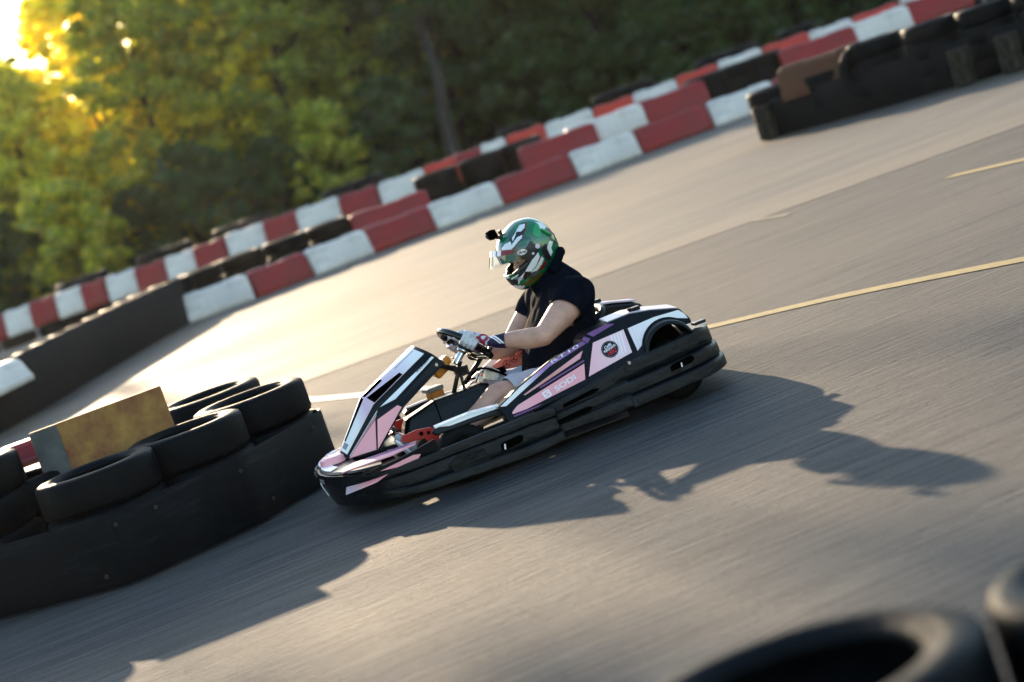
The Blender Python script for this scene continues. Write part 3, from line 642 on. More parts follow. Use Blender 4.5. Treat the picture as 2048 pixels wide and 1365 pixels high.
for sg in (1,-1):
    # dished pocket, slot and its bolt on the flank
    for nm, poly, yy, m in (('flank_pocket', [(.60,.060),(.62,.105),(.56,.135),(.44,.125),(.415,.075),(.46,.050)], .706, 'plastic'), ('flank_slot', [(.365,.085),(.365,.112),(.352,.120),(.27,.128),(.255,.118),(.262,.098),(.285,.090)], .714, 'black')):
        bm = bmesh.new(); add_prism(bm, [Vector((x, sg*(yy-(x-.3)*.10), z)) for x, z in poly], (0,-sg,0), .012); mesh_obj(nm, bm, M[m], fb, bevel=.004)
    bm = bmesh.new(); add_tube(bm, [(.352,sg*.710,.088),(.347,sg*.711,.112)], .004, 8); mesh_obj('slot_bolt', bm, M['stripe'], fb)
    # sticker on the front face, nose vent
    def face_pt(a_, z, out=.0): # a_: distance along the lip from the nose centre
        P = spline([(x,y,0) for x, y in half], 14); acc = 0
        for a, b in zip(P, P[1:]):
            l = (b-a).length
            if acc+l >= a_:
                q = a.lerp(b,(a_-acc)/l); d = (b-a).normalized(); nn = Vector((d.y,-d.x,0)); hh = (z-.033)/.155
                q = q+nn*(lerp(-.026,.012,hh)+.009+out); return Vector((q.x, sg*q.y, z))
            acc += l
    def face_patch(nm, corners, mat, par):
        bm = bmesh.new(); (a0,z0),(a1,z1),(a2,z2),(a3,z3) = corners; rings = []   # a0,a1 near end; a3,a2 far end
        for k in range(9):
            t = k/8; lo = (lerp(a0,a3,t), lerp(z0,z3,t)); hi = (lerp(a1,a2,t), lerp(z1,z2,t))
            rings.append([face_pt(*lo,.0), face_pt(*lo,.003), face_pt(*hi,.003), face_pt(*hi,.0)])
        add_loft(bm, rings); return mesh_obj(nm, bm, mat, par)
    face_patch('light_sticker', ((.36,.092),(.405,.132),(.66,.152),(.60,.130)), M['light_fade'], fb)
    for k in range(3): face_patch('nose_vent', ((.12+.01*k,.150+.009*k),(.12+.01*k,.154+.009*k),(.19+.01*k,.154+.009*k),(.19+.01*k,.150+.009*k)), M['grey'], fb)
    face_patch('nose_sticker', ((.02,.118),(.02,.135),(.13,.088),(.11,.078)), M['white'], fb)
    # rising fin on the bumper, with pink patches
    bm = bmesh.new(); fin = [(.98,.180),(.80,.200),(.635,.235),(.620,.180),(.70,.150),(.90,.155)]
    fy = lambda x: .53+.12*min(1,(.98-x)/.3)
    a = [Vector((x, sg*(fy(x)+.0), z)) for x, z in fin]; add_prism(bm, a, (0,-sg,0), .012); fn = mesh_obj('bumper_fin', bm, M['body_black'], fb, bevel=.003)
    bm = bmesh.new(); add_prism(bm, [Vector((x, sg*(fy(x)+.003), z)) for x, z in ((.90,.170),(.745,.196),(.715,.190),(.735,.168),(.80,.163))], (0,-sg,0), .003); mesh_obj('pink_fin_sticker', bm, M['pink'], fn)
    bm = bmesh.new(); add_prism(bm, [Vector(p) for p in ((1.03,sg*.40,.204),(1.0,sg*.33,.208),(.68,sg*.50,.226),(.80,sg*.50,.214))], (0,0,-1), .006); mesh_obj('pink_deck_sticker', bm, M['pink'], fb)
    bm = bmesh.new(); add_prism(bm, [Vector(p) for p in ((1.00,sg*.32,.206),(.93,sg*.27,.210),(.66,sg*.46,.230),(.68,sg*.495,.2265))], (0,0,-1), .006); mesh_obj('purple_deck_sticker', bm, M['purple'], fb)
# deck behind the bumper lip and the white lip sticker around the nose
P = spline([(x,y,0) for x, y in half[:5]], 8); P = [Vector((p.x,-p.y,0)) for p in P[::-1]]+P[1:]
bm = bmesh.new(); rings = []
for i, p in enumerate(P):
    c = Vector((.70,0,0)); d = (c-p).normalized(); rings.append([p+Vector((0,0,.192)), p+d*.012+Vector((0,0,.201)), p+d*.20+Vector((0,0,.205)), p+d*.20+Vector((0,0,.185))])
add_loft(bm, rings); mesh_obj('nose_deck', bm, M['body_black'], kart, smooth=False)
bm = bmesh.new(); rings = []
for i, p in enumerate(P):
    if p.y > .26 or p.y < -.46: continue
    c = Vector((.70,0,0)); d = (c-p).normalized(); rings.append([p+d*.014+Vector((0,0,.203)), p+d*.014+Vector((0,0,.2065)), p+d*.075+Vector((0,0,.210)), p+d*.075+Vector((0,0,.204))])
add_loft(bm, rings); mesh_obj('white_lip_sticker', bm, M['white'], kart)
bm = bmesh.new(); rings = []
for r, z in ((.075,.205),(.07,.232),(.055,.240)):
    rings.append([Vector((.955+r*math.cos(a)*.9, r*1.1*math.sin(a), z)) for a in [2*math.pi*k/28 for k in range(28)]])
add_loft(bm, rings); mesh_obj('nose_dome', bm, M['pink'], kart, bevel=.003)

spath = [(.12,.60,0),(.0,.625,0),(-.2,.635,0),(-.33,.635,0)]
sprof = lambda t: ribs([(0,.30,.0,.011),(.32,.62,.0,.008),(.64,1,.0,.013)])
rp = [(-.325,.625),(-.5,.630),(-.66,.622),(-.755,.585),(-.815,.50),(-.838,.38),(-.845,.2),(-.845,0)]
rpath = [(x,-y,0) for x, y in rp[:-1]] + [(x,y,0) for x, y in rp[::-1]]
rprof = lambda t: ribs([(0,.27,.016,.013),(.30,.58,.006,.012),(.61,1,-.008,.013)])
for sg in (1,-1):
    pts = spath if sg > 0 else [(x,-y,0) for x, y, z in spath]
    # outside must be on the right hand of the travel direction
    pts = pts[::-1] if sg > 0 else pts
    zb = (lambda t: lerp(.052,.06,t)) if sg > 0 else (lambda t: lerp(.06,.052,t))
    zt = (lambda t: lerp(.262,.185,t)) if sg > 0 else (lambda t: lerp(.185,.262,t))
    sb = sweep_bumper('side_bumper', pts, zb, zt, sprof, inward=.10)
    for nm, poly, yy, m in (('recess', [(.05,.100),(.05,.118),(-.10,.133),(-.13,.128),(-.12,.112)], .658, 'black'), ('recess', [(.0,.165),(.0,.180),(-.16,.200),(-.19,.192),(-.17,.180)], .655, 'black')):
        bm = bmesh.new(); add_prism(bm, [Vector((x, sg*yy, z)) for x, z in poly], (0,-sg,0), .012); mesh_obj(nm, bm, M[m], sb, bevel=.003)
    bm = bmesh.new(); add_tube(bm, [(-.36,sg*.625,.255),(-.36,sg*.66,.255)], .008, 10); mesh_obj('fixing_bolt', bm, M['metal'], sb)
    bm = bmesh.new(); add_tube(bm, [(.13,sg*.58,.16),(.13,sg*.60,.19)], .007, 10); mesh_obj('fixing_bolt', bm, M['metal'], sb)
rb = sweep_bumper('rear_bumper', rpath, lambda t: pw(sym(t), [(0,.08),(.5,.072),(.8,.062),(1,.050)]), lambda t: pw(sym(t), [(0,.270),(.45,.275),(.6,.292),(1,.262)]), rprof, inward=.085)
for sg in (1,-1):
    bm = bmesh.new(); add_prism(bm, [Vector((x, sg*.657, z)) for x, z in ((-.545,.150),(-.545,.172),(-.56,.180),(-.655,.190),(-.67,.180),(-.665,.166),(-.65,.158))], (0,-sg,0), .012); mesh_obj('tail_slot', bm, M['black'], rb, bevel=.004)
    bm = bmesh.new(); add_tube(bm, [(-.598,sg*.659,.154),(-.600,sg*.659,.174)], .0035, 8); mesh_obj('slot_bolt', bm, M['stripe'], rb)
    bm = bmesh.new(); cc = [(-.735,.50),(-.74,.56),(-.80,.55),(-.80,.49)]; add_prism(bm, [Vector((x, sg*y, .297)) for x, y in cc], (0,0,1), .014); mesh_obj('bumper_bracket', bm, M['dark_metal'], rb, bevel=.004)

# front fairing ---------------------------------------------------------
fair = empty('front_fairing'); fair.parent = kart
FV = {'K0':(.890,.06,.206),'KM':(.684,.105,.388),'K1':(.375,.172,.552),'C2l':(.765,.155,.208),'C2u':(.722,.135,.350),'C3a':(.605,.165,.386),'C3b':(.589,.182,.364),'D2':(.361,.190,.530),'D1':(.338,.205,.497)}
def fv(k, sg): x, y, z = FV[k]; return Vector((x, sg*y, z))
bm = bmesh.new(); vv = {}
for k in FV:
    for sg in (1,-1): vv[k,sg] = bm.verts.new(fv(k,sg))

for sg in (1,-1):
    for f in (('K0','C2l','C2u'),('K0','C2u','KM'),('KM','C2u','C3a'),('KM','C3a','D2','K1'),('C2l','C3b','C3a','C2u'),('C3a','C3b','D1','D2')):
        bm.faces.new([vv[k,sg] for k in f])
me_ref = Vector((.40,0,.15))
o = mesh_obj('fairing_shell', bm, M['body_black'], fair)
nn_ = sum(((p.center-me_ref).dot(p.normal) for p in o.data.polygons))
if nn_ < 0: o.data.flip_normals()
mo = o.modifiers.new('s','SOLIDIFY'); mo.thickness = .012; mo.offset = -1 
def shrink(pts, d):
    c = sum(pts, Vector())/len(pts); out = []; n = len(pts)
    for i in range(n):
        e1 = (pts[(i+1)%n]-pts[i]).normalized(); e0 = (pts[i]-pts[i-1]).normalized()
        b = (e1-e0); 
        if b.length < 1e-4: b = (c-pts[i])
        b = b.normalized(); s = max(.35, math.sqrt(max(0,(1-e1.dot(e0)*-1*-1)/2))) 
        out.append(pts[i]+b*d/s if b.dot(c-pts[i]) > 0 else pts[i]-b*d/s)
    return out
def sticker(name, pts, mat, inset=.006, off=.0025, parent=fair, outw=None):
    pts = shrink([Vector(p) for p in pts], inset) if inset else [Vector(p) for p in pts]
    nn = (pts[1]-pts[0]).cross(pts[2]-pts[0]).normalized(); c = sum(pts, Vector())/len(pts)
    ref = outw or (c-Vector((.40,0,.15)))
    if nn.dot(ref) < 0: nn = -nn
    bm = bmesh.new(); add_prism(bm, [p+nn*off for p in pts], -nn, .003); return mesh_obj(name, bm, mat, parent)
UPF = Vector((1,0,1.2))
M['fair_fade'] = gradient_mat('white_pink_white_print', [(0,WHT),(.18,WHT),(.30,(.62,.44,.56)),(.62,(.64,.50,.60)),(.85,WHT),(1,WHT)], (-1,0,0), -.89, -.375)
NF = Vector((.56,0,.83)).normalized()
def face_uv(u, v, off=0.0): # u 0..2 from the foot to the top, v -1..1 across; the face is bowed forwards
    if u <= 1: a, b = FV['K0'], FV['KM']; t = u
    else: a, b = FV['KM'], FV['K1']; t = u-1
    bow = lerp(.040,.082,u) if u <= 1 else lerp(.082,.060,u-1)
    return Vector((lerp(a[0],b[0],t), v*lerp(a[1],b[1],t), lerp(a[2],b[2],t)))+NF*(bow*math.cos(v*math.pi/2)**.8+off)
def face_grid(name, mat, u0, u1, vlo, vhi, off, th=.003, nu=14, nv=10):
    bm = bmesh.new(); A = []; B = []
    for i in range(nu+1):
        u = lerp(u0,u1,i/nu); lo = vlo(i/nu); hi = vhi(i/nu)
        A.append([bm.verts.new(face_uv(u, lerp(lo,hi,j/nv), off)) for j in range(nv+1)]); B.append([bm.verts.new(face_uv(u, lerp(lo,hi,j/nv), off-th)) for j in range(nv+1)])
    for i in range(nu):
        for j in range(nv):
            bm.faces.new((A[i][j],A[i][j+1],A[i+1][j+1],A[i+1][j])); bm.faces.new((B[i][j],B[i+1][j],B[i+1][j+1],B[i][j+1]))
    for j in range(nv): bm.faces.new((A[0][j],B[0][j],B[0][j+1],A[0][j+1])); bm.faces.new((A[nu][j],A[nu][j+1],B[nu][j+1],B[nu][j]))
    for i in range(nu): bm.faces.new((A[i][0],A[i+1][0],B[i+1][0],B[i][0])); bm.faces.new((A[i][nv],B[i][nv],B[i+1][nv],A[i+1][nv]))
    o = mesh_obj(name, bm, mat, fair, smooth=True); mo = o.modifiers.new('e','EDGE_SPLIT'); mo.split_angle = R(50); return o
face_grid('front_shell', M['body_black'], 0, 2, lambda t: -1, lambda t: 1, 0, .01, 20, 14)
face_grid('front_face_sticker', M['fair_fade'], .05, 1.95, lambda t: -.84, lambda t: .84, .003)
face_grid('front_slot', M['black'], .22, 1.35, lambda t: .30-.07-.03*t, lambda t: .30+.07+.03*t, .0045, .003, 12, 2)
face_grid('front_slot', M['black'], .22, 1.35, lambda t: -.30-.07-.03*t, lambda t: -.30+.07+.03*t, .0045, .003, 12, 2)
def lerp3(a, b, t): return a+(b-a)*t
for sg in (1,-1):
    face_grid('duct_opening', M['black'], 1.03, 1.56, (lambda t: lerp(.50,.72,t)) if sg > 0 else (lambda t: -.84), (lambda t: .84) if sg > 0 else (lambda t: -lerp(.50,.72,t)), .005, .003, 8, 4)
    for v0 in (.12,.42): face_grid('top_crease', M['grey'], 1.58, 1.93, lambda t: sg*v0-.012, lambda t: sg*v0+.012, .0042, .003, 4, 1)
    S = Vector((.2,sg,.3))
    lw_ = [fv('K0',sg), fv('KM',sg)]
    A, B_, Cc = fv('K0',sg), fv('KM',sg), fv('C2u',sg); Dd = fv('C2l',sg)
    # white band along the crease, pink below
    sticker('white_band', [lerp3(A,B_,.04), lerp3(A,B_,.97), lerp3(B_,Cc,.50), lerp3(A,Cc,.10)], M['white'], .005, outw=S)
    sticker('pink_side_sticker', [lerp3(A,Cc,.12), lerp3(B_,Cc,.60), Cc], M['pink'], .003, outw=S)
    sticker('pink_lower_sticker', [A, Cc, Dd], M['pink'], .005, outw=S)
    sticker('white_upper_sticker', [fv('KM',sg), fv('C3a',sg), fv('D2',sg), fv('K1',sg)], M['white'], .010, off=.004, outw=Vector((.3,sg,.8)))
    sticker('pink_cheek_sticker', [fv('C2l',sg), fv('C3b',sg), fv('C3a',sg), fv('C2u',sg)], M['pink'], .005, outw=Vector((-.1,sg,0)))
    bm = bmesh.new(); c = lerp3(fv('D2',sg), fv('D1',sg), .5)+Vector((.03,0,-.015)); add_tube(bm, [c, c+Vector((0,sg*.008,0))], .008, 12); mesh_obj('screw', bm, M['metal'], fair)
    a, b = fv('K1',sg), fv('D2',sg); m1 = lerp3(a,b,.5); dirr = (fv('K1',sg)-fv('KM',sg)).normalized(); ac = (b-a).normalized()
    nn = (dirr.cross(ac)); nn = nn if nn.z > 0 else -nn
    rgt = dirr*sg*-1*-1 if sg > 0 else -dirr
    upv = nn.cross(rgt)
    text_obj('fairing_lettering', 'SODIKART', .014, lerp3(fv('KM',sg),fv('K1',sg),.80)+ac*.011+nn*.006, rgt, upv, M['black'], fair, width=.085, bold=.02)
bm = bmesh.new(); add_prism(bm, [Vector((.885,.058,.192)),Vector((.765,.150,.195)),Vector((.60,.17,.195)),Vector((.60,-.17,.195)),Vector((.765,-.150,.195)),Vector((.885,-.058,.192))], (0,0,1), .016); mesh_obj('fairing_base', bm, M['body_black'], fair, bevel=.003)
face_grid('number_mark', M['grey'], .10, .20, lambda t: .30, lambda t: .68, .0045, .003, 3, 3)

# chassis, floor, seat, engine -------------------------------------------
bm = bmesh.new(); add_prism(bm, [Vector((x,y,.012)) for x, y in ((.95,.25),(.95,-.25),(.80,-.40),(.30,-.56),(-.40,-.56),(-.45,-.30),(-.80,-.30),(-.80,.30),(-.45,.30),(-.40,.56),(.30,.56),(.80,.40))], (0,0,1), .006); mesh_obj('floor_pan', bm, M['dark_metal'], kart)  # floor pan drawn wide and low to stop light leaking under the kart
bm = bmesh.new()
for sg in (1,-1):
    add_tube(bm, spline([(.88,sg*.12,.07),(.78,sg*.20,.06),(.40,sg*.24,.055),(.0,sg*.33,.055),(-.5,sg*.33,.06),(-.85,sg*.33,.10)], 6), .016, 10)
    add_tube(bm, [(.52,sg*.22,.07),(.52,sg*.42,.12)], .014, 8)
    add_tube(bm, [(.2,sg*.30,.07),(.15,sg*.56,.09),(-.3,sg*.58,.09),(-.35,sg*.33,.07)], .012, 8)
    add_tube(bm, [(.30,sg*.52,.20),(.30,sg*.30,.06)], .010, 8)
for x in (.78,.30,-.30,-.80): add_tube(bm, [(x,-.3 if x < .5 else -.2,.06),(x,.3 if x < .5 else .2,.06)], .014, 8)
mesh_obj('chassis_frame', bm, M['dark_metal'], kart, smooth=True)
def wheel(x, y, r, w):
    bm = bmesh.new(); hw = w/2
    prof = [(r*.45,-hw*.8),(r*.72,-hw),(r*.92,-hw*.95),(r,-hw*.70),(r,hw*.70),(r*.92,hw*.95),(r*.72,hw),(r*.45,hw*.8)]
    add_lathe(bm, prof, 40, 'Y'); ty = mesh_obj('wheel_tyre', bm, M['rubber'], kart, smooth=True); ty.location = (x, y, r)
    bm = bmesh.new(); add_lathe(bm, [(r*.12,-hw*.5),(r*.48,-hw*.78),(r*.50,-hw*.78),(r*.50,hw*.78),(r*.48,hw*.78),(r*.40,hw*.35),(r*.12,hw*.3)], 24, 'Y')
    add_tube(bm, [(0,-hw*.9,0),(0,hw*.8,0)], r*.16, 16); mesh_obj('rim', bm, M['dark_metal'], ty, smooth=False, bevel=.002)
for x, y, r, w in ((.50,.50,.128,.13),(.50,-.50,.128,.13),(-.60,.41,.134,.17),(-.60,-.41,.134,.17)): wheel(x, y, r, w)
bm = bmesh.new(); add_tube(bm, [(-.60,-.5,.14),(-.60,.5,.14)], .02, 12); mesh_obj('rear_axle', bm, M['metal'], kart, smooth=True)
bm = bmesh.new(); pr = [(-.02,.10),(-.12,.075),(-.24,.07),(-.34,.09),(-.41,.16),(-.46,.27),(-.495,.38),(-.515,.45)]
pr = spline([(x,0,z) for x, z in pr], 5); G = []
for i, p in enumerate(pr):
    s = i/(len(pr)-1); row_ = []
    for j in range(17):
        t = (j-8)/8; w = .205 if s < .6 else lerp(.205,.16,(s-.6)/.4)
        lift = abs(t)**3*(.14 if s < .75 else lerp(.14,.03,(s-.75)/.25)); d = (pr[min(i+1,len(pr)-1)]-pr[max(i-1,0)]).normalized(); nn = Vector((-d.z,0,d.x)); nn = nn if nn.z > 0 or nn.x > 0 else -nn
        if s < .15: lift *= .5+s*3
        row_.append(bm.verts.new(p+nn*lift+Vector((0,t*w,0))))
    G.append(row_)
for a, b in zip(G, G[1:]):
    for j in range(16): bm.faces.new((a[j],a[j+1],b[j+1],b[j]))
o = mesh_obj('seat', bm, M['seat'], kart, smooth=True); mo = o.modifiers.new('s','SOLIDIFY'); mo.thickness = .014
bm = bmesh.new(); add_tube(bm, spline([(-.40,.17,.36),(-.50,.15,.455),(-.525,0,.47),(-.50,-.15,.455),(-.40,-.17,.36)], 6), .017, 10); mesh_obj('seat_edge_pad', bm, M['seat'], kart, smooth=True)
eng = empty('engine'); eng.parent = kart
bm = bmesh.new(); add_box(bm, (-.36,-.36,.17), (.22,.18,.20)); 
for k in range(6): add_box(bm, (-.27+.0*k,-.36,.11+.026*k), (.07,.20,.012))
mesh_obj('engine_block', bm, M['grey'], eng, bevel=.006)
bm = bmesh.new(); add_tube(bm, spline([(-.42,-.30,.22),(-.55,-.20,.26),(-.68,0,.24),(-.70,.25,.22)], 6), .028, 12); add_tube(bm, [(-.74,-.2,.22),(-.74,.28,.22)], .055, 20); mesh_obj('exhaust', bm, M['dark_metal'], eng, smooth=True)
bm = bmesh.new(); add_box(bm, (-.60,0,.33), (.16,.36,.012)); mesh_obj('heat_shield', bm, M['dark_metal'], eng, bevel=.002)

# fuel tank cover between the legs
tank = [(.576,.285),(.407,.325),(.242,.324),(.165,.328),(.125,.310),(.17,.22),(.24,.10),(.36,.06),(.62,.06),(.66,.12)]
bm = bmesh.new(); rings = []
for y, s in ((.125,.90),(.118,.97),(.09,1),(-.09,1),(-.118,.97),(-.125,.90)):
    c = Vector((.38,0,.20)); rings.append([Vector((c.x+(x-c.x)*s, y, c.z+(z-c.z)*s)) for x, z in tank])
add_loft(bm, rings)
for v in bm.verts: v.co.y *= 1-.62*max(0,min(1,(v.co.z-.14)/.17))
tk = mesh_obj('fuel_tank_cover', bm, M['body_black'], kart, bevel=.016)
bm = bmesh.new(); add_prism(bm, [Vector((.41,y,z)) for y, z in ((-.128,.07),(.128,.07),(.128,.14),(.052,.328),(-.052,.328),(-.128,.14))], (1,0,0), .004); mesh_obj('cover_seam', bm, M['black'], tk)
# steering
st = empty('steering_wheel'); st.parent = kart
C = Vector((.155,0,.518)); U = Vector((.68,0,.735)).normalized(); V = Vector((0,1,0)); N = Vector((-U.z,0,U.x)); RR = .138
def rim_pt(a, r=RR, h=0): return C + U*math.cos(a)*r + V*math.sin(a)*r + N*h
bm = bmesh.new(); rings = []
for k in range(64):
    a = 2*math.pi*k/64; f = 1 if abs(math.cos(a)) < .80 or math.cos(a) > 0 else .80/abs(math.cos(a))
    o_ = (U*math.cos(a)+V*math.sin(a)); rings.append([C+o_*(RR*f+.0165*math.cos(b))+N*.0165*math.sin(b) for b in [2*math.pi*j/12 for j in range(12)]])
add_loft(bm, rings, closed=True); mesh_obj('rim', bm, M['rimgrip'], st, smooth=True)
bm = bmesh.new()
for a, w in ((R(90),.030),(R(-90),.030),(R(180),.040)):
    o_ = U*math.cos(a)+V*math.sin(a); s_ = N.cross(o_).normalized()
    e = RR-.005 if abs(math.cos(a)) < .5 else RR*.80
    add_prism(bm, [C+s_*w-N*.022, C+o_*e+s_*w*.6-N*.002, C+o_*e-s_*w*.6-N*.002, C-s_*w-N*.022], N, .005)
add_prism(bm, [C+U*.045*math.cos(a)+V*.045*math.sin(a)-N*.026 for a in [2*math.pi*k/20 for k in range(20)]], N, .01)
mesh_obj('spokes', bm, M['dark_metal'], st, bevel=.001)
bm = bmesh.new(); B0 = C-N*.028; add_tube(bm, [B0, B0-N*.007], .030, 24); add_tube(bm, [B0-N*.007, B0-N*.016, B0-N*.075], [.024,.017,.017], 20); 
for a in (0, 2.1, 4.2): add_tube(bm, [B0-N*.055+ (U*math.cos(a)+V*math.sin(a))*.012, B0-N*.055+(U*math.cos(a)+V*math.sin(a))*.032], .004, 8)
mesh_obj('hub', bm, M['metal'], st, smooth=False, bevel=.001)
bm = bmesh.new(); foot = Vector((.315,0,.30)); add_tube(bm, [B0-N*.07, foot], .0115, 14); add_tube(bm, [foot, Vector((.40,0,.12))], .0115, 12); mesh_obj('steering_column', bm, M['dark_metal'], kart, smooth=True)
bm = bmesh.new(); add_tube(bm, [(.25,.03,.31),(.245,.03,.42)], .008, 8); add_tube(bm, [(.23,-.05,.34),(.05,-.13,.46)], .012, 10); add_tube(bm, [(.02,-.16,.47),(.10,.13,.455)], .012, 10)
mesh_obj('column_bracket', bm, M['dark_metal'], kart, smooth=True)
bm = bmesh.new()
for sg in (1,-1): add_loft(bm, [[Vector(p)+Vector(q) for q in ((0,-.004*1,-.014),(0,.004,-.014),(0,.004,.014),(0,-.004,.014))] for p in ((.355,sg*.17,.492),(.27,sg*.05,.432),(.20,sg*.02,.402))])
add_box(bm, (.235,0,.408), (.07,.06,.045)); mesh_obj('fairing_strut', bm, M['dark_metal'], kart, bevel=.002)
bm = bmesh.new(); add_box(bm, (.335,-.02,.455), (.085,.17,.06), Matrix.Rotation(R(25),3,'Y')); add_box(bm, (.295,-.02,.478), (.05,.10,.045), Matrix.Rotation(R(25),3,'Y')); mesh_obj('fuel_can', bm, M['amber'], kart, bevel=.014)
bm = bmesh.new(); add_box(bm, (.31,-.20,.322), (.07,.09,.045)); a2 = mesh_obj('side_lamp', bm, M['amber'], kart, bevel=.01)
bm = bmesh.new(); add_box(bm, (.315,-.20,.352), (.085,.10,.022)); mesh_obj('lamp_cap', bm, M['grey'], a2, bevel=.005)
bm = bmesh.new(); add_box(bm, (.10,.02,.345), (.075,.045,.05), Matrix.Rotation(R(-25),3,'Y')); add_tube(bm, [(.16,.05,.345),(.16,.02,.345)], .016, 14); add_tube(bm, spline([(.19,.03,.335),(.15,.05,.38),(.10,.04,.385),(.05,.03,.34)], 5), .006, 8); mesh_obj('brake_caliper', bm, M['metal'], kart, bevel=.004)
bm = bmesh.new(); add_box(bm, (.045,-.09,.335), (.075,.035,.03)); add_tube(bm, [(.12,-.09,.335),(.08,-.09,.335)], .013, 12); mesh_obj('buckle', bm, M['black'], kart, bevel=.004)
bm = bmesh.new(); add_tube(bm, spline([(.19,.02,.38),(.15,.10,.40),(.08,.09,.36),(.02,.08,.31)], 6), .006, 8); add_tube(bm, spline([(.22,-.02,.36),(.12,-.10,.33),(.0,-.14,.30)], 6), .005, 8); mesh_obj('cable', bm, M['black'], kart, smooth=True)
for sg in (1,-1):
    pd = empty('pedal'); pd.parent = kart
    bm = bmesh.new(); add_tube(bm, [(.655,sg*.13,.235),(.655,sg*.29,.235)], .011, 12); mesh_obj('grip_bar', bm, M['grey'], pd, smooth=True)
    bm = bmesh.new(); add_prism(bm, [Vector((x,sg*.30,z)) for x, z in ((.675,.250),(.60,.256),(.53,.246),(.50,.225),(.50,.15),(.475,.06),(.515,.06),(.55,.15),(.57,.205),(.64,.208),(.675,.225))], (0,-sg,0), .012)
    add_tube(bm, [(.672,sg*.12,.225),(.672,sg*.30,.225)], .007, 8); add_tube(bm, [(.665,sg*.12,.248),(.665,sg*.30,.248)], .005, 8)
    mesh_obj('pedal_arm', bm, M['red'], pd, bevel=.003)
    bm = bmesh.new(); add_tube(bm, [(.58,sg*.302,.232),(.58,sg*.306,.232)], .010, 14); add_tube(bm, [(.545,sg*.302,.225),(.545,sg*.306,.225)], .008, 14); mesh_obj('pedal_pin', bm, M['black'], pd)
bm = bmesh.new(); add_tube(bm, [(.62,.20,.13),(.62,.24,.13)], .07, 28); mesh_obj('brake_disc', bm, M['dark_metal'], kart, bevel=.002)

# ------------------------------------------------------------------ driver
per = empty('person', KO, math.pi+KA)
tag(per, 'driver in green and white helmet, navy T-shirt and light shorts, gripping the steering wheel', 'person')
def blob(bm, a, b, ra, rb, seg=20, fl=1.0, upv=None, flb=None):
    """tapered limb with round ends; fl squashes the section along its second axis"""
    a, b = Vector(a), Vector(b); L = (b-a).length; x, y, d = frame_of(b-a, Vector(upv) if upv else Vector((0,0,1)))
    flb = fl if flb is None else flb
    st_ = [(-ra*math.cos(t)*.98, ra*math.sin(t), fl) for t in (R(10),R(35),R(60))] + [(L*k/6, lerp(ra,rb,k/6), lerp(fl,flb,k/6)) for k in range(7)] + [(L+rb*math.cos(t)*.98, rb*math.sin(t), flb) for t in (R(60),R(35),R(10))]
    add_loft(bm, [[a+d*s+(x*math.cos(q)+y*math.sin(q)*f_)*r for q in [2*math.pi*k/seg for k in range(seg)]] for s, r, f_ in st_])
def chain(bm, pts):
    for (a, ra), (b, rb) in zip(pts, pts[1:]): blob(bm, a, b, ra, rb)
def torso(bm, rows, seg=28):
    """rows: (x, z, half depth, half width, tilt deg)"""
    rings = []
    for x, z, hd, hw, tl in rows:
        c = Vector((x,0,z)); ax = Vector((math.cos(R(tl)),0,math.sin(R(tl))))
        rings.append([c+ax*hd*math.copysign(abs(math.cos(q))**.85, math.cos(q))+Vector((0,1,0))*hw*math.copysign(abs(math.sin(q))**.8, math.sin(q)) for q in [2*math.pi*k/seg for k in range(seg)]])
    add_loft(bm, rings)
LS, LE, LW = (-.365,.225,.585), (-.100,.355,.470), (.092,.252,.512)
RS, RE, RW = (-.365,-.225,.585), (-.165,-.325,.405), (.055,-.235,.440)
rows0 = [(-.28,.10,.13,.17,0),(-.285,.17,.165,.19,0),(-.285,.27,.180,.195,0),(-.300,.38,.172,.195,-5),(-.325,.48,.162,.210,-12),(-.345,.56,.145,.215,-20),(-.355,.625,.118,.165,-25),(-.355,.675,.092,.115,-25),(-.345,.715,.072,.080,-25)]
LH, LK, LA = (-.22,.11,.20), (.150,.200,.268), (.50,.190,.105)
RH, RK, RA_ = (-.22,-.11,.20), (.10,-.200,.270), (.48,-.190,.110)
bm = bmesh.new()
torso(bm, [(x,z,d*.93,w*.93,t) for x,z,d,w,t in rows0])
blob(bm, (-.345,0,.60), (-.30,0,.72), .065, .062)
for S_, E_, W_ in ((LS,LE,LW),(RS,RE,RW)):
    S_, E_, W_ = Vector(S_), Vector(E_), Vector(W_)
    mid1 = S_.lerp(E_,.5); m2 = E_.lerp(W_,.32)+Vector((0,0,-.004))
    chain(bm, [(S_,.074),(mid1,.067),(E_.lerp(S_,.12),.052),(E_,.048),(m2,.050),(E_.lerp(W_,.7),.038),(W_,.028)])
for H_, K_, A_ in ((LH,LK,LA),(RH,RK,RA_)):
    H_, K_, A_ = Vector(H_), Vector(K_), Vector(A_)
    chain(bm, [(H_,.088),(H_.lerp(K_,.5),.078),(H_.lerp(K_,.85),.063),(K_,.056),(K_.lerp(A_,.28)+Vector((-.012,0,-.008)),.056),(K_.lerp(A_,.65),.042),(A_,.034)])
    # foot
    blob(bm, A_+Vector((0,0,.0)), A_+Vector((.10,0,.09)), .036, .028)
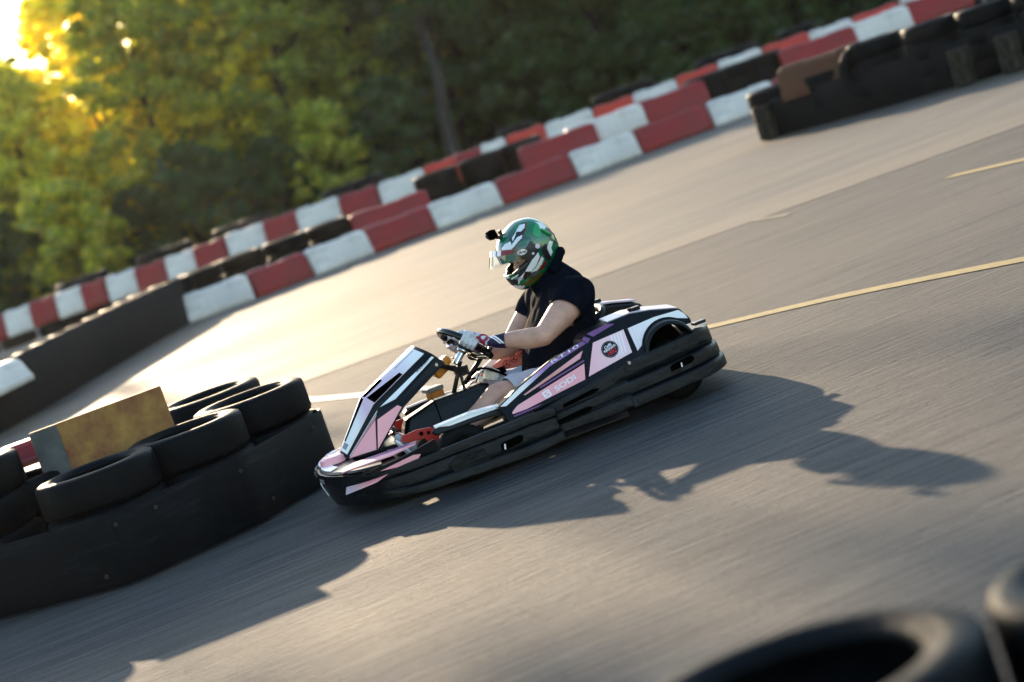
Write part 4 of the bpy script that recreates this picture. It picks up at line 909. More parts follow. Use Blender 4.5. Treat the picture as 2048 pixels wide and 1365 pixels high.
# head and face inside the helmet
hf, hu = Vector((.883,0,-.469)), Vector((.469,0,.883)); HC = Vector((-.318,0,.835))
def hp(f_, y, u_): return HC+hf*f_+Vector((0,y,0))+hu*u_
hh = bmesh.ops.create_uvsphere(bm, u_segments=24, v_segments=16, radius=1)
for v in hh['verts']:
    x, y, z = v.co; v.co = hp(.015+x*.095*(1.0 if z > 0 else .96), y*.076*(1-.12*max(0,-z)), .005+z*.115)
blob(bm, hp(.108,0,.030), hp(.128,0,.002), .010, .014)                       # nose
for s in (1,-1):
    blob(bm, hp(.088,s*.045,.045), hp(.100,s*.018,.048), .010, .009)         # brow
    blob(bm, hp(.088,s*.035,-.004), hp(.082,s*.052,-.010), .016,.014)        # cheek
    blob(bm, hp(.010,s*.074,.02), hp(.008,s*.078,-.02), .010,.008)           # ear
blob(bm, hp(.104,.018,-.030), hp(.104,-.018,-.030), .008,.008); blob(bm, hp(.095,0,-.06), hp(.07,0,-.065), .022,.03)
# wrists and fists inside the gloves join the arms
body = mesh_obj('body', bm, M['skin'], per)
bake(body, [('REMESH', dict(mode='VOXEL', voxel_size=.0075)), ('SMOOTH', dict(factor=.6, iterations=5))])
for s in (1,-1):
    bm = bmesh.new(); bmesh.ops.create_uvsphere(bm, u_segments=14, v_segments=10, radius=.0105, matrix=Matrix.Translation(hp(.099,s*.031,.026)))
    e = mesh_obj('eye', bm, M['offwhite'], body, smooth=True)
    bm = bmesh.new(); c = hp(.098,s*.031,.026); add_tube(bm, [c+hf*.0105, c+hf*.0125], .006, 14); mesh_obj('iris', bm, M['black'], e)
# t-shirt
bm = bmesh.new(); torso(bm, rows0[1:] if False else [(x,z,d*1.04+.004,w*1.02+.004,t) for x,z,d,w,t in [(-.275,.205,.165,.19,0)]+rows0[2:]])
for S_, E_ in ((LS,LE),(RS,RE)):
    S_, E_ = Vector(S_), Vector(E_); e2 = S_.lerp(E_,.36)
    chain(bm, [(S_+Vector((.01,-S_.y*.35,.0)),.098),(S_,.090),(S_.lerp(E_,.25),.086),(e2,.078)])
blob(bm, (-.348,0,.63), (-.315,0,.69), .085, .072)
shirt = mesh_obj('t_shirt', bm, M['shirt'], per)
bake(shirt, [('REMESH', dict(mode='VOXEL', voxel_size=.0075)), ('SMOOTH', dict(factor=.6, iterations=5))])
def folds(o, amp, sc, stretch=(1,1,1), gate=None):
    me = o.data; nn = [v.normal.copy() for v in me.vertices]
    for v, n in zip(me.vertices, nn):
        p = Vector((v.co.x*stretch[0], v.co.y*stretch[1], v.co.z*stretch[2]))*sc
        a = noise.noise(p+Vector((3,7,1))); r_ = (1-abs(a)*2.2)
        v.co += n*(amp*(r_*.6+noise.noise(p*2.3)*.5))*(gate(v.co) if gate else 1)
folds(shirt, .0085, 8.5, (1.0,1,.8))
# cut clean sleeve ends
def cut(o, co_, no, keep=None):
    bm = bmesh.new(); bm.from_mesh(o.data); fs = [f for f in bm.faces if keep is None or keep(f.calc_center_median())]
    g_ = set(); 
    for f in fs: g_.add(f); g_.update(f.edges); g_.update(f.verts)
    r_ = bmesh.ops.bisect_plane(bm, geom=list(g_), plane_co=co_, plane_no=no, clear_outer=True)
    bm.to_mesh(o.data); bm.free()
for S_, E_ in ((LS,LE),(RS,RE)):
    S_, E_ = Vector(S_), Vector(E_); d = (E_-S_).normalized(); side = 1 if S_.y > 0 else -1
    cut(shirt, S_.lerp(E_,.36), (d+Vector((.0,0,-.35))).normalized(), lambda c, side=side, S_=S_, d=d: c.y*side > .17 and (c-S_).dot(d) > .05 and ((c-S_)-d*(c-S_).dot(d)).length < .10)
mo = shirt.modifiers.new('s','SOLIDIFY'); mo.thickness = .004; mo.offset = -1
bm = bmesh.new()
text_obj('chest_print', 'cooo', .030, (-.152,.085,.500), (-.45,-.89,0), (.15,0,1), M['cyan'], shirt, bold=.03)
# shorts
bm = bmesh.new(); torso(bm, [(-.275,.095,.145,.185,0),(-.28,.15,.165,.20,0),(-.285,.235,.160,.195,0)])
for H_, K_ in ((LH,LK),(RH,RK)):
    H_, K_ = Vector(H_), Vector(K_); chain(bm, [(H_,.100),(H_.lerp(K_,.5),.090),(H_.lerp(K_,.78),.082)])
shorts = mesh_obj('shorts', bm, M['shorts'], per); bake(shorts, [('REMESH', dict(mode='VOXEL', voxel_size=.0075)), ('SMOOTH', dict(factor=.6, iterations=4))])
folds(shorts, .008, 11)
for H_, K_ in ((LH,LK),(RH,RK)):
    H_, K_ = Vector(H_), Vector(K_); side = 1 if H_.y > 0 else -1
    cut(shorts, H_.lerp(K_,.84), (K_-H_).normalized()+Vector((0,0,-.15)), lambda c, side=side: c.y*side > 0)
mo = shorts.modifiers.new('s','SOLIDIFY'); mo.thickness = .004; mo.offset = -1
# shoes
for s, A_ in ((1,Vector(LA)),(-1,Vector(RA_))):
    bm = bmesh.new(); up = Vector((.50,0,.86)); hl_ = A_+Vector((.045,0,-.045)); tip = hl_+up*.19+Vector((.02,0,0))
    blob(bm, hl_, hl_+up*.07, .040, .040, fl=.9); blob(bm, hl_+up*.05, tip, .040, .036, fl=.75); blob(bm, A_+Vector((-.01,0,.01)), A_+Vector((.04,0,.01)), .042, .045)
    sh_ = mesh_obj('shoe', bm, M['shoe'], per); bake(sh_, [('REMESH', dict(mode='VOXEL', voxel_size=.006)), ('SMOOTH', dict(factor=.5, iterations=3))])
    bm = bmesh.new(); sd = Vector((.86,0,-.5)); add_loft(bm, [[hl_+up*t+sd*(.032)+Vector((0,y*w,0))+sd*h for y, h in ((-1,0),(1,0),(1,.012),(-1,.012))] for t, w in ((-.035,.025),(-.01,.035),(.08,.032),(.15,.038),(.20,.030),(.22,.018))]); mesh_obj('sole', bm, M['stripe'], sh_, bevel=.003)
# gloves: palm, four fingers curled round the rim, thumb
def glove(side, ang):
    bm = bmesh.new(); a = R(ang); o_ = (U*math.cos(a)+V*math.sin(a)).normalized(); t_ = (-U*math.sin(a)+V*math.cos(a)).normalized()
    if t_.dot(U) < 0: t_ = -t_            # thumb side points forward and up
    g0 = C+o_*RR; Wp = Vector(LW if side > 0 else RW)
    rr = .0165+.0105; fr = [.0105,.0112,.0108,.0092]; offs = [.033,.011,-.011,-.032]; ln = [250,262,256,235]
    kn = []
    for r0, of, dg in zip(fr, offs, ln):
        # knuckle sits above the rim on the driver side, finger runs outwards, under and back in
        st0 = 100; base = g0+t_*of + (o_*math.cos(R(st0))+N*math.sin(R(st0)))*(rr+.006)
        pts = [base]+[g0+t_*(of*.96)+(o_*math.cos(R(st0-k*dg/6))+N*math.sin(R(st0-k*dg/6)))*(rr+(.004 if k in (1,3) else 0)) for k in range(1,7)]
        kn.append(pts[1])
        for i, (p, q) in enumerate(zip(pts, pts[1:])): blob(bm, p, q, r0*(1.08-.05*i), r0*(1.03-.05*i), 12)
    heel = g0+N*.030-U*.045-o_*.0
    hand_base = heel.lerp(Wp, .45)
    for k_, of in zip(kn, offs):
        blob(bm, k_, hand_base+t_*of*.55+N*.006, .0135, .018, 12); blob(bm, k_-o_*.014, hand_base+t_*of*.5-N*.004, .012, .018, 12)
    # thumb leaves the side of the palm and closes along the inside of the rim
    tb = hand_base.lerp(g0+t_*.03+N*.03, .45)-o_*.012+t_*.012
    blob(bm, tb, g0+t_*.052+N*.024-o_*.016, .0165, .0128, 12); blob(bm, g0+t_*.052+N*.024-o_*.016, g0+t_*.066+N*.004-o_*.026, .0125, .0115, 12); blob(bm, g0+t_*.066+N*.004-o_*.026, g0+t_*.068-N*.016-o_*.018, .0115, .0095, 12)
    blob(bm, hand_base, Wp, .030, .030, 16, fl=.85); E_ = Vector(LE if side > 0 else RE); ce = Wp.lerp(E_, .22)
    blob(bm, Wp, ce, .031, .038, 18)
    g_ = mesh_obj('glove', bm, [M['glove_white'], M['glove_red'], M['glove_navy']], per)
    bake(g_, [('REMESH', dict(mode='VOXEL', voxel_size=.0035)), ('SMOOTH', dict(factor=.5, iterations=3))])
    me = g_.data
    for m_ in (M['glove_white'], M['glove_red'], M['glove_navy']):
        if m_.name not in [x.name for x in me.materials if x]: me.materials.append(m_)
    # clean cuff end
    cut(g_, Wp.lerp(E_, .20), (E_-Wp).normalized(), lambda c: (c-Wp).dot((E_-Wp).normalized()) > .0)
    ax = (Wp-g0).normalized(); Lh = (Wp-g0).length
    for p in me.polygons:
        c = p.center; s_ = (c-g0).dot(ax)/Lh; w = noise.noise(c*38)*.22+noise.noise(c*90)*.08
        if s_+w*.5 > .74: p.material_index = 2
        elif s_+w > .36 and (noise.noise(c*30+Vector((5,5,5))) < .12): p.material_index = 1
        else: p.material_index = 0
    for p in me.polygons: p.use_smooth = True
    mo = g_.modifiers.new('s','SOLIDIFY'); mo.thickness = .002; mo.offset = -1
    # two slanting white bars on the cuff
    axd = (E_-Wp).normalized(); out = (Vector((0,side,.35))-axd*axd.dot(Vector((0,side,.35)))).normalized(); cr = axd.cross(out).normalized()
    if cr.z < 0: cr = -cr
    for j in (0,1):
        bm = bmesh.new(); rings = []
        for k in range(7):
            th_ = R(38-k*12.5); s0 = -.020+k*.0085-(.014*j)+.004; rad_ = .0345+.0012*(s0/.01)+.0005
            c0 = Wp+axd*s0
            row_ = []
            for ds, hh_ in ((0,0),(.0105-.002*j,0),(.0105-.002*j,.0015),(0,.0015)):
                rad2 = .032+(s0+ds)*.16+.0022+hh_; row_.append(Wp+axd*(s0+ds)+(out*math.cos(th_)+cr*math.sin(th_))*rad2)
            rings.append(row_)
        add_loft(bm, rings); mesh_obj('cuff_bar', bm, M['stripe'], g_)
    return g_
glove(1, 76); glove(-1, -92)

# helmet ----------------------------------------------------------------
HP = dict(
K1=[(.018, .075), (.02, .058), (.018, .025), (.033, .01), (.076, .003), (.137, -.011), (.171, -.018), (.178, .004), (.154, .037), (.118, .044), (.056, .07)],
KV=[(.14, -.012), (.119, -.029), (.123, -.044), (.143, -.044), (.162, -.043), (.164, -.033), (.152, -.02)],
W1a=[(-.033, .139), (-.012, .131), (.014, .132), (.025, .144), (.063, .141), (.011, .15), (-.012, .152)],
W1b=[(.032, .142), (.076, .128), (.063, .141), (.045, .143)],
W2=[(.022, .119), (.038, .112), (.065, .112), (.1, .108), (.124, .104), (.122, .109), (.08, .124), (.049, .128)],
W3=[(.08, .136), (.09, .121), (.115, .109), (.131, .11), (.133, .12), (.121, .135), (.102, .141)],
N1=[(-.047, .136), (-.017, .126), (.012, .118), (.037, .109), (.072, .107), (.106, .094), (.124, .104), (.134, .106), (.116, .14), (.081, .138), (.058, .145), (.032, .15), (-.021, .151), (-.036, .144)],
BG=[(-.073, .1), (-.066, .075), (-.034, .049), (-.017, .067), (-.013, .085), (-.041, .101)],
W4=[(-.075, .108), (-.092, .082), (-.094, .053), (-.075, .054), (-.058, .071), (-.074, .09)],
T2=[(-.051, .064), (-.074, .034), (-.06, .007), (-.027, .013), (-.0, .034)],
W5=[(-.049, .001), (-.061, -.016), (-.031, -.027), (-.024, -.05), (-.003, -.056), (-.013, -.006)],
K2=[(-.023, .011), (.001, .014), (.022, -.006), (.027, -.032), (.016, -.064), (-.002, -.064), (-.01, -.018), (-.025, .002)],
K3=[(-.094, .053), (-.116, .003), (-.066, .006), (-.072, -.016), (-.078, -.041), (-.09, -.074), (-.063, -.027), (-.056, .004), (-.074, .03)],
R0=[(-.013, .089), (-.013, .085), (.018, .075), (.013, .025), (.018, .022), (.025, .075)],
W6=[(.035, .01), (.043, -.011), (.082, -.029), (.117, -.033), (.137, -.011), (.167, -.03), (.177, -.034), (.193, -.05), (.195, -.051), (.193, -.055), (.177, -.02), (.137, -.011), (.085, .006)],
W7=[(.034, -.018), (.034, -.036), (.063, -.049), (.102, -.052), (.118, -.044), (.125, -.035), (.087, -.035)],
R1=[(.047, -.049), (.023, -.053), (.022, -.059), (.061, -.071), (.084, -.064), (.09, -.058)],
R2=[(.043, -.011), (.034, -.018), (.09, -.03), (.106, -.034)],
R3=[(.149, .042), (.083, .058), (.085, .054), (.152, .037)],
R4=[(-.044, .14), (-.047, .136), (.018, .113), (.106, .094), (.108, .096), (.017, .116)],
R5=[(.184, -.055), (.119, -.071), (.068, -.095), (.069, -.098), (.122, -.076), (.182, -.063)],
GC=[(.178, -.056), (.153, -.046), (.113, -.065), (.061, -.091), (.065, -.109), (.109, -.11), (.142, -.099), (.183, -.054)],
W8=[(.196, -.042), (.184, -.055), (.172, -.067), (.184, -.08), (.19, -.068), (.194, -.056)],
K4=[(.194, -.006), (.173, -.013), (.193, -.05), (.195, -.051), (.196, -.032)],
K5=[(.174, -.079), (.142, -.099), (.16, -.1), (.178, -.088), (.184, -.08)],
WR=[(.193, .001), (.19, .02), (.193, .001), (.165, -.0), (.166, -.006), (.194, -.006)],
TL=[(.108, .152), (.099, .149), (.121, .135), (.138, .125), (.124, .14)],
G2=[(.047, .164), (.008, .162), (.058, .147), (.098, .147)],
T1=[(.054, .09), (.037, .082), (.071, .063), (.131, .064), (.141, .072), (.112, .087), (.078, .1)],
)
ORDER = [('KV','black'),('WR','white'),('K4','black'),('W6','white'),('W7','white'),('R2','red'),('R1','red'),('K1','black'),('R0','red'),('R3','red'),('K2','black'),('K3','black'),('W1a','white'),('W1b','white'),('W2','white'),('W3','white'),('W4','white'),('W5','white'),('R4','red'),('N1','navy'),('R5','red'),('W8','white'),('K5','black'),('GC','lime'),('BG','bright'),('T2','green'),('T1','teal'),('TL','teal'),('G2','teal')]
prof = [(-.082,.135),(-.045,.160),(-.008,.172),(.055,.170),(.108,.152),(.146,.115),(.164,.077),(.178,.050),(.190,.020),(.196,-.032),(.190,-.068),(.166,-.098),(.11,-.112),(.05,-.114),(-.02,-.108),(-.072,-.092),(-.098,-.060),(-.114,-.01),(-.119,.045),(-.108,.096)]
PR = spline([(a,b,0) for a, b in prof], 22, True); c0 = Vector((.035,.025,0)); WH = .134
bm = bmesh.new(); NT = 170; grid = []
for p in PR:
    d = p-c0; row_ = []
    for j in range(NT+1):
        t = -math.pi/2+math.pi*j/NT; cr_ = math.copysign(abs(math.cos(t))**.86, 1); row_.append((c0+d*cr_, WH*math.copysign(abs(math.sin(t))**.92, math.sin(t))*(1-.10*max(0,(d.x-.08)/.12)*cr_)*(1-.10*max(0,(-d.y-.06)/.06)*cr_)))
    grid.append(row_)
Vv = [[bm.verts.new(hp(q.x, y, q.y)) for q, y in r] for r in grid]; n = len(Vv)
eye = [(.30,.10),(.156,.070),(.112,.050),(.098,.024),(.104,-.002),(.138,-.008),(.176,.016),(.30,.034)]
neck = lambda f_, u_: u_ < -.098 and f_ < .15
for i in range(n):
    for j in range(NT):
        q, y = grid[i][j]; q2, y2 = grid[(i+1)%n][j+1]; f_, u_ = (q.x+q2.x)/2, (q.y+q2.y)/2; yy = abs(y+y2)/2
        fs = (Vv[i][j], Vv[i][j+1], Vv[(i+1)%n][j+1], Vv[(i+1)%n][j])
        if inside((f_,u_), eye) or neck(f_,u_): continue
        try: f = bm.faces.new(fs)
        except ValueError: continue
        mi = HI['green']
        if yy > .028:
            for k, c in ORDER:
                if inside((f_,u_), HP[k]): mi = HI[c]; break
            else:
                if noise.noise(Vector((f_*22,u_*22,3))) > .28: mi = HI['teal']
        else:
            if u_ > .05: mi = HI['white'] if yy < .008 else HI['navy'] if yy < .014 else HI['teal']
            elif f_ > .1: mi = HI['black'] if -.04 < u_ < .005 else HI['white']
        f.material_index = mi
bmesh.ops.remove_doubles(bm, verts=bm.verts[:], dist=.0004)
hel = mesh_obj('helmet', bm, HM, per, smooth=True); mo = hel.modifiers.new('s','SOLIDIFY'); mo.thickness = .012; mo.offset = -1; mo.material_offset = 0
bm = bmesh.new(); ne = 40
rings = []
for sc_, dp in ((.90,.0),(.80,-.02)):
    pass
# padded liner around the face opening
for s in (1,-1):
    bm2 = bmesh.new(); blob(bm2, hp(.135,s*.085,.004), hp(.06,s*.108,.004), .018,.016, 12); blob(bm2, hp(.17,s*.045,.0), hp(.135,s*.085,.0), .014,.018, 12); mesh_obj('cheek_pad', bm2, HM[HI['liner']], hel, smooth=True)
bm.free()
bm = bmesh.new(); blob(bm, hp(.12,.075,.066), hp(.12,-.075,.066), .014,.014, 12); mesh_obj('brow_pad', bm, HM[HI['liner']], hel, smooth=True)
# side plates, pivots, vents
for s in (1,-1):
    def hs(f_, u_, o_=0.0):
        d = Vector((f_,u_,0))-c0; best = min(PR, key=lambda p: abs(math.atan2(*(p-c0).yx[:2])-math.atan2(*d.yx[:2])) if True else 0)
        k = min(.999, d.length/(best-c0).length); cosx = k**(1/.86); t = math.acos(cosx); return hp(f_, s*(WH*math.sin(t)**.92*(1-.10*max(0,((best-c0).x-.08)/.12)*k)+o_), u_)
    bm = bmesh.new(); p0 = hs(.017,.033); add_tube(bm, [p0-Vector((0,s*.004,0)), p0+Vector((0,s*.006,0))], .0115, 24); pv = mesh_obj('pivot_screw', bm, M['offwhite'], hel, bevel=.001)
    bm = bmesh.new(); p0 = hs(.057,.025); add_tube(bm, [p0-Vector((0,s*.004,0)), p0+Vector((0,s*.006,0))], .0058, 18); mesh_obj('pivot_screw', bm, M['offwhite'], hel)
    bm = bmesh.new(); 
    for (f_,u_,r_) in ((.118,-.050,.012),(.130,-.050,.009),(.108,-.056,.012)):
        p0 = hs(f_,u_); add_tube(bm, [p0-Vector((0,s*.006,0)), p0+Vector((0,s*.004,0))], r_, 16)
    mesh_obj('cheek_vent', bm, HM[HI['black']], hel, bevel=.002)
    bm = bmesh.new(); p0 = hs(.07,-.045); add_tube(bm, [p0-Vector((0,s*.004,0)), p0+Vector((0,s*.001,0))], .0022, 10); mesh_obj('rivet', bm, HM[HI['black']], hel)
    for k in range(3):
        bm = bmesh.new(); 
        add_tube(bm, [hs(.184-.003*k,-.010-.010*k,-.0005), hs(.176-.004*k,-.013-.010*k,-.0005), hs(.168-.004*k,-.016-.009*k,-.0005)], .0022, 8); mesh_obj('chin_vent_slat', bm, M['grey'], hel)
    # raised top vents
    bm = bmesh.new(); blob(bm, hs(-.070,.030,.002), hs(-.062,.062,.004), .016,.012, 12, fl=.5); mesh_obj('rear_vent', bm, HM[HI['bright']], hel, smooth=True)
bm = bmesh.new(); blob(bm, hp(-.112,.0,.03), hp(-.114,.0,-.02), .012,.010,12); blob(bm, hp(-.100,-.035,.05), hp(-.100,.035,.05), .012,.012,12); blob(bm, hp(-.112,0,.03), hp(-.100,0,.05), .012,.012,12); mesh_obj('rear_spoiler', bm, HM[HI['black']], hel, smooth=True)
bm = bmesh.new(); blob(bm, hp(-.055,.085,-.080), hp(.022,.095,-.112), .028,.026, 16, fl=.8); blob(bm, hp(-.055,-.085,-.080), hp(.022,-.095,-.112), .028,.026, 16, fl=.8); blob(bm, hp(-.055,-.085,-.080), hp(-.055,.085,-.080), .026,.026,16); mesh_obj('neck_roll', bm, M['shirt'], hel, smooth=True)
# raised clear visor: a curved sheet around the brow, turned up about the pivots
def vis_pt(t, v, g=0):
    k = abs(math.cos(t))**.8; p0 = (lerp(.150,.216,v)+g, lerp(.150,.094,v)+g*.5); p1 = (lerp(.080,.112,v), lerp(.080,.046,v))
    return hp(lerp(p1[0],p0[0],k), (.1335+g)*math.sin(t), lerp(p1[1],p0[1],k))
bm = bmesh.new(); vis = [[bm.verts.new(vis_pt(R(-88+176*j/32), v)) for j in range(33)] for v in (0,.33,.66,1)]
for a, b in zip(vis, vis[1:]):
    for j in range(32): bm.faces.new((a[j],a[j+1],b[j+1],b[j]))
vz = mesh_obj('visor', bm, M['glass'], hel, smooth=True)
bm = bmesh.new(); stp = [[bm.verts.new(vis_pt(R(-72+144*j/32), v, .0012)) for j in range(33)] for v in (.02,.34)]
for a, b in zip(stp, stp[1:]):
    for j in range(32): bm.faces.new((a[j],a[j+1],b[j+1],b[j])).material_index = 1 if 8 < j < 24 and j%4 else 0
mesh_obj('visor_strip', bm, [M['darkred'], M['stripe']], vz, smooth=True)
for s in (1,-1):
    c = hp(.088, s*.127, .068); rt = hf*-s*.66*1+hu*s*.72+Vector((0,0,0)); 
    rt = (-hf*.86-hu*.50+Vector((0,s*.18,0))).normalized() if s > 0 else (hf*.86+hu*.50+Vector((0,-s*-.18,0))).normalized()
    nn = Vector((0,s,0)); nn = (nn-rt*nn.dot(rt)).normalized(); up_ = nn.cross(rt)
    bm = bmesh.new(); add_prism(bm, [c+rt*.0245*math.cos(a)+up_*.0145*math.sin(a) for a in [2*math.pi*k/36 for k in range(36)]], nn, .003); ob = mesh_obj('oval_badge', bm, M['stripe'], hel)
    bm = bmesh.new(); add_loft(bm, [[c+nn*(.0032+h)+(rt*.0245*math.cos(a)+up_*.0145*math.sin(a))*r for r, h in ((.90,0),(.96,0),(.96,.0005),(.90,.0005))] for a in [2*math.pi*k/40 for k in range(40)]], closed=True); mesh_obj('badge_outline', bm, M['black'], ob)
    text_obj('badge_lettering', 'Arai', .0195, c+nn*.0034, rt, up_, M['black'], ob, width=.038, shear=.2, bold=.03)
# action camera on the helmet
camr = empty('action_camera', KO, math.pi+KA); tag(camr, 'small black action camera mounted on the front of the driver helmet', 'camera')
rotc = Matrix((hf, Vector((0,1,0)), hu)).transposed() @ Matrix.Rotation(R(-14), 3, 'Y')
bm = bmesh.new(); add_box(bm, hp(0.097,.0,0.204), (.034,.060,.042), rotc); mesh_obj('camera_body', bm, M['black'], camr, bevel=.004)
bm = bmesh.new(); add_tube(bm, [hp(0.112,-.012,0.210), hp(0.121,-.012,0.212)], .011, 20); mesh_obj('lens', bm, M['body_black'], camr)
bm = bmesh.new(); add_tube(bm, [hp(0.091,0,0.182), hp(0.080,0,0.166)], .008, 10); add_box(bm, hp(0.072,0,0.168), (.030,.028,.016), rotc); add_box(bm, hp(0.060,0,0.180), (.010,.03,.030), rotc); mesh_obj('mount', bm, M['dark_metal'], camr, bevel=.002)

hz = bpy.data.materials.new('thin_haze'); hz.use_nodes = True; nt = hz.node_tree; nt.nodes.clear()
ho = nt.nodes.new('ShaderNodeOutputMaterial'); pv_ = nt.nodes.new('ShaderNodeVolumePrincipled')
pv_.inputs['Color'].default_value = (.95,.92,.85,1); pv_.inputs['Density'].default_value = .00010; pv_.inputs['Anisotropy'].default_value = .7
nt.links.new(pv_.outputs[0], ho.inputs['Volume'])
bm = bmesh.new(); add_box(bm, (0,45,6), (200,130,16)); o = mesh_obj('haze', bm, hz); tag(o, 'thin warm evening haze', kind='stuff')

# ------------------------------------------------------------------ fit the kart and driver to measured proportions
def descend(o):
    for c in [x for x in bpy.data.objects if x.parent is o]:
        yield c; yield from descend(c)
def shift_of(mode, y):
    if mode == 'signed': return .045-.193*y
    if mode == 'side': return .045-.193*.57
    if mode == 'inner': return .130 if y < 0 else .045-.193*.57
    if mode == 'chev': return .045-.193*(math.sqrt(y*y+.0025)-.05)
    if mode == 'pedal': return -.003
    return .026
def refit(o, mode):
    if o.type == 'MESH':
        for v in o.data.vertices:
            x, y, z = v.co; v.co.x = shift_of(mode, y)+.95*x-.035*(z-.3); v.co.z = z*.99+.016+.007*x
            if mode == 'signed': v.co.y = y
MODES = dict(side_pod='side', rear_side_cover='side', front_rail='side', side_bumper='side', rear_bumper='side', rear_axle='side', brake_disc='side',
             inner_panel='inner', front_bumper='chev', nose_deck='chev', white_lip_sticker='chev', nose_dome='chev', front_fairing='chev', steering_wheel='signed', pedal='pedal', side_lamp='signed')
for c in [x for x in bpy.data.objects if x.parent is kart]:
    nm = c.name.split('.')[0]; md = MODES.get(nm, 'mid')
    if nm == 'wheel_tyre': c.location.x = .95*c.location.x+shift_of('side', 0); continue
    for q in [c]+list(descend(c)): refit(q, md)
for root_ in (per, camr):
    for q in descend(root_): refit(q, 'signed')

# ------------------------------------------------------------------ trees
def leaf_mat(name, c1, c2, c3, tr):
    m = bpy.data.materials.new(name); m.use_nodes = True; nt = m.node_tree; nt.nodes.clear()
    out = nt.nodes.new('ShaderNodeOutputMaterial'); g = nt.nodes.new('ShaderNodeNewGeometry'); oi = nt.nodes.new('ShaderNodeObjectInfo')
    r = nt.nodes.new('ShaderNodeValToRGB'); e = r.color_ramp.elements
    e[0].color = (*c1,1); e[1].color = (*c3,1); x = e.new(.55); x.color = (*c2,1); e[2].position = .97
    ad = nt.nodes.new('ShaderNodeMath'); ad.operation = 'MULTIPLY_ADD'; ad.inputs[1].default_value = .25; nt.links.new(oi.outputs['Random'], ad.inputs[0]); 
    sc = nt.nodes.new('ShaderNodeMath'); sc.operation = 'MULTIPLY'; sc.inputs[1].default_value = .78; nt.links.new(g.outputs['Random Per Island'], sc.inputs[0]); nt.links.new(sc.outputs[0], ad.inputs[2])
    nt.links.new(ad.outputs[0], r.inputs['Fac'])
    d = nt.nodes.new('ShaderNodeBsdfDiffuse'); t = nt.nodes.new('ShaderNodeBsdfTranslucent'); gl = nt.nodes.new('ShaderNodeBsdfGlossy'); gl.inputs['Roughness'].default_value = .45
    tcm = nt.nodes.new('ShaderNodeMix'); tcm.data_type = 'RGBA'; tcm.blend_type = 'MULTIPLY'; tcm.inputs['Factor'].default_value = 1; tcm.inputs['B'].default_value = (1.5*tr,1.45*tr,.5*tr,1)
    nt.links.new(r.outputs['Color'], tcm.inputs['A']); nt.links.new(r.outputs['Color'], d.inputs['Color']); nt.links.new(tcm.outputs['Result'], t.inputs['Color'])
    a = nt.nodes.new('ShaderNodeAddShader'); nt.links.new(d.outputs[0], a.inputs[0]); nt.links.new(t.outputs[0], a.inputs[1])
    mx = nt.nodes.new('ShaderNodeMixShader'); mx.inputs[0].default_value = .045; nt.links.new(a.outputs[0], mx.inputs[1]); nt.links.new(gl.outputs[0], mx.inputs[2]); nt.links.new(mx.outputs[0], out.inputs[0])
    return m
LM1 = leaf_mat('backlit_autumn_leaves', (.055,.070,.012), (.19,.185,.034), (.36,.30,.058), 2.5)  # early autumn leaves on the left, with backlight put into the colour
LM2 = leaf_mat('shaded_green_leaves', (.005,.018,.004), (.010,.033,.006), (.028,.052,.008), 1.4)  # leaves on the right and far off, shade put into the colour
M['bark'] = node_mat('brown_bark', (.025,.02,.016), .9, .2, var=.4, vscale=6, bump=.6, bscale=12)
M['birch'] = node_mat('pale_bark', (.040,.040,.037), .8, .2, col2=(.016,.016,.014), vscale=3, bump=.4, bscale=10)
def crown_mesh(name, H, Wd, z0, nc, nl, ls, mat, seed, cr=(.35,.75)):
    rnd = random.Random(seed); vs = []; fs = []
    for i in range(nc):
        h = rnd.random()**.8; z = z0+(H-z0)*h
        wr = Wd*math.sin(math.pi*min(.96, .16+.80*(h)))**.55*(1-.25*h)
        a = rnd.uniform(0, 2*math.pi); rr = wr*math.sqrt(rnd.uniform(.12,1)); c = Vector((rr*math.cos(a), rr*math.sin(a), z)); R0 = rnd.uniform(*cr)
        for k in range(nl):
            while True:
                p = Vector((rnd.uniform(-1,1), rnd.uniform(-1,1), rnd.uniform(-1,1)))
                if p.length < 1: break
            p = p*(.55+.45*rnd.random()); p = c+Vector((p.x*R0, p.y*R0, p.z*R0*.72))
            if p.z < .05: continue
            x = Vector((rnd.gauss(0,1), rnd.gauss(0,1), rnd.gauss(0,.7))).normalized(); y = x.cross(Vector((rnd.gauss(0,1), rnd.gauss(0,1), rnd.gauss(0,1)))).normalized()
            s = ls*rnd.uniform(.6,1.35); b = len(vs); vs += [p-x*s, p-y*s*.55, p+x*s, p+y*s*.55]; fs.append((b,b+1,b+2,b+3))
    me = bpy.data.meshes.new(name); me.from_pydata(vs, [], fs); me.materials.append(mat); return me
def trunk_mesh(name, H, r, seed, mat, n=9):
    rnd = random.Random(seed); bm = bmesh.new(); pts = [Vector((0,0,-.1))]
    for k in range(1,7): pts.append(Vector((rnd.uniform(-.12,.12)*k*.5, rnd.uniform(-.12,.12)*k*.5, H*.85*k/6)))
    P = spline(pts, 4); add_tube(bm, P, [r*(1.25-1.1*i/(len(P)-1)) if i else r*1.6 for i in range(len(P))], 10)
    for k in range(n):
        i = int(len(P)*rnd.uniform(.25,.85)); p = P[min(i,len(P)-1)]; a = rnd.uniform(0,6.28); L = H*rnd.uniform(.15,.30)
        q = p+Vector((math.cos(a)*L*.5, math.sin(a)*L*.5, L*.35)); e = p+Vector((math.cos(a)*L, math.sin(a)*L, L*.9)); add_tube(bm, spline([p,q,e],4), [r*.35*(1-.8*j/8) for j in range(9)], 6)
    me = bpy.data.meshes.new(name); bm.to_mesh(me); bm.free(); me.materials.append(mat); 
    for p in me.polygons: p.use_smooth = True
    return me
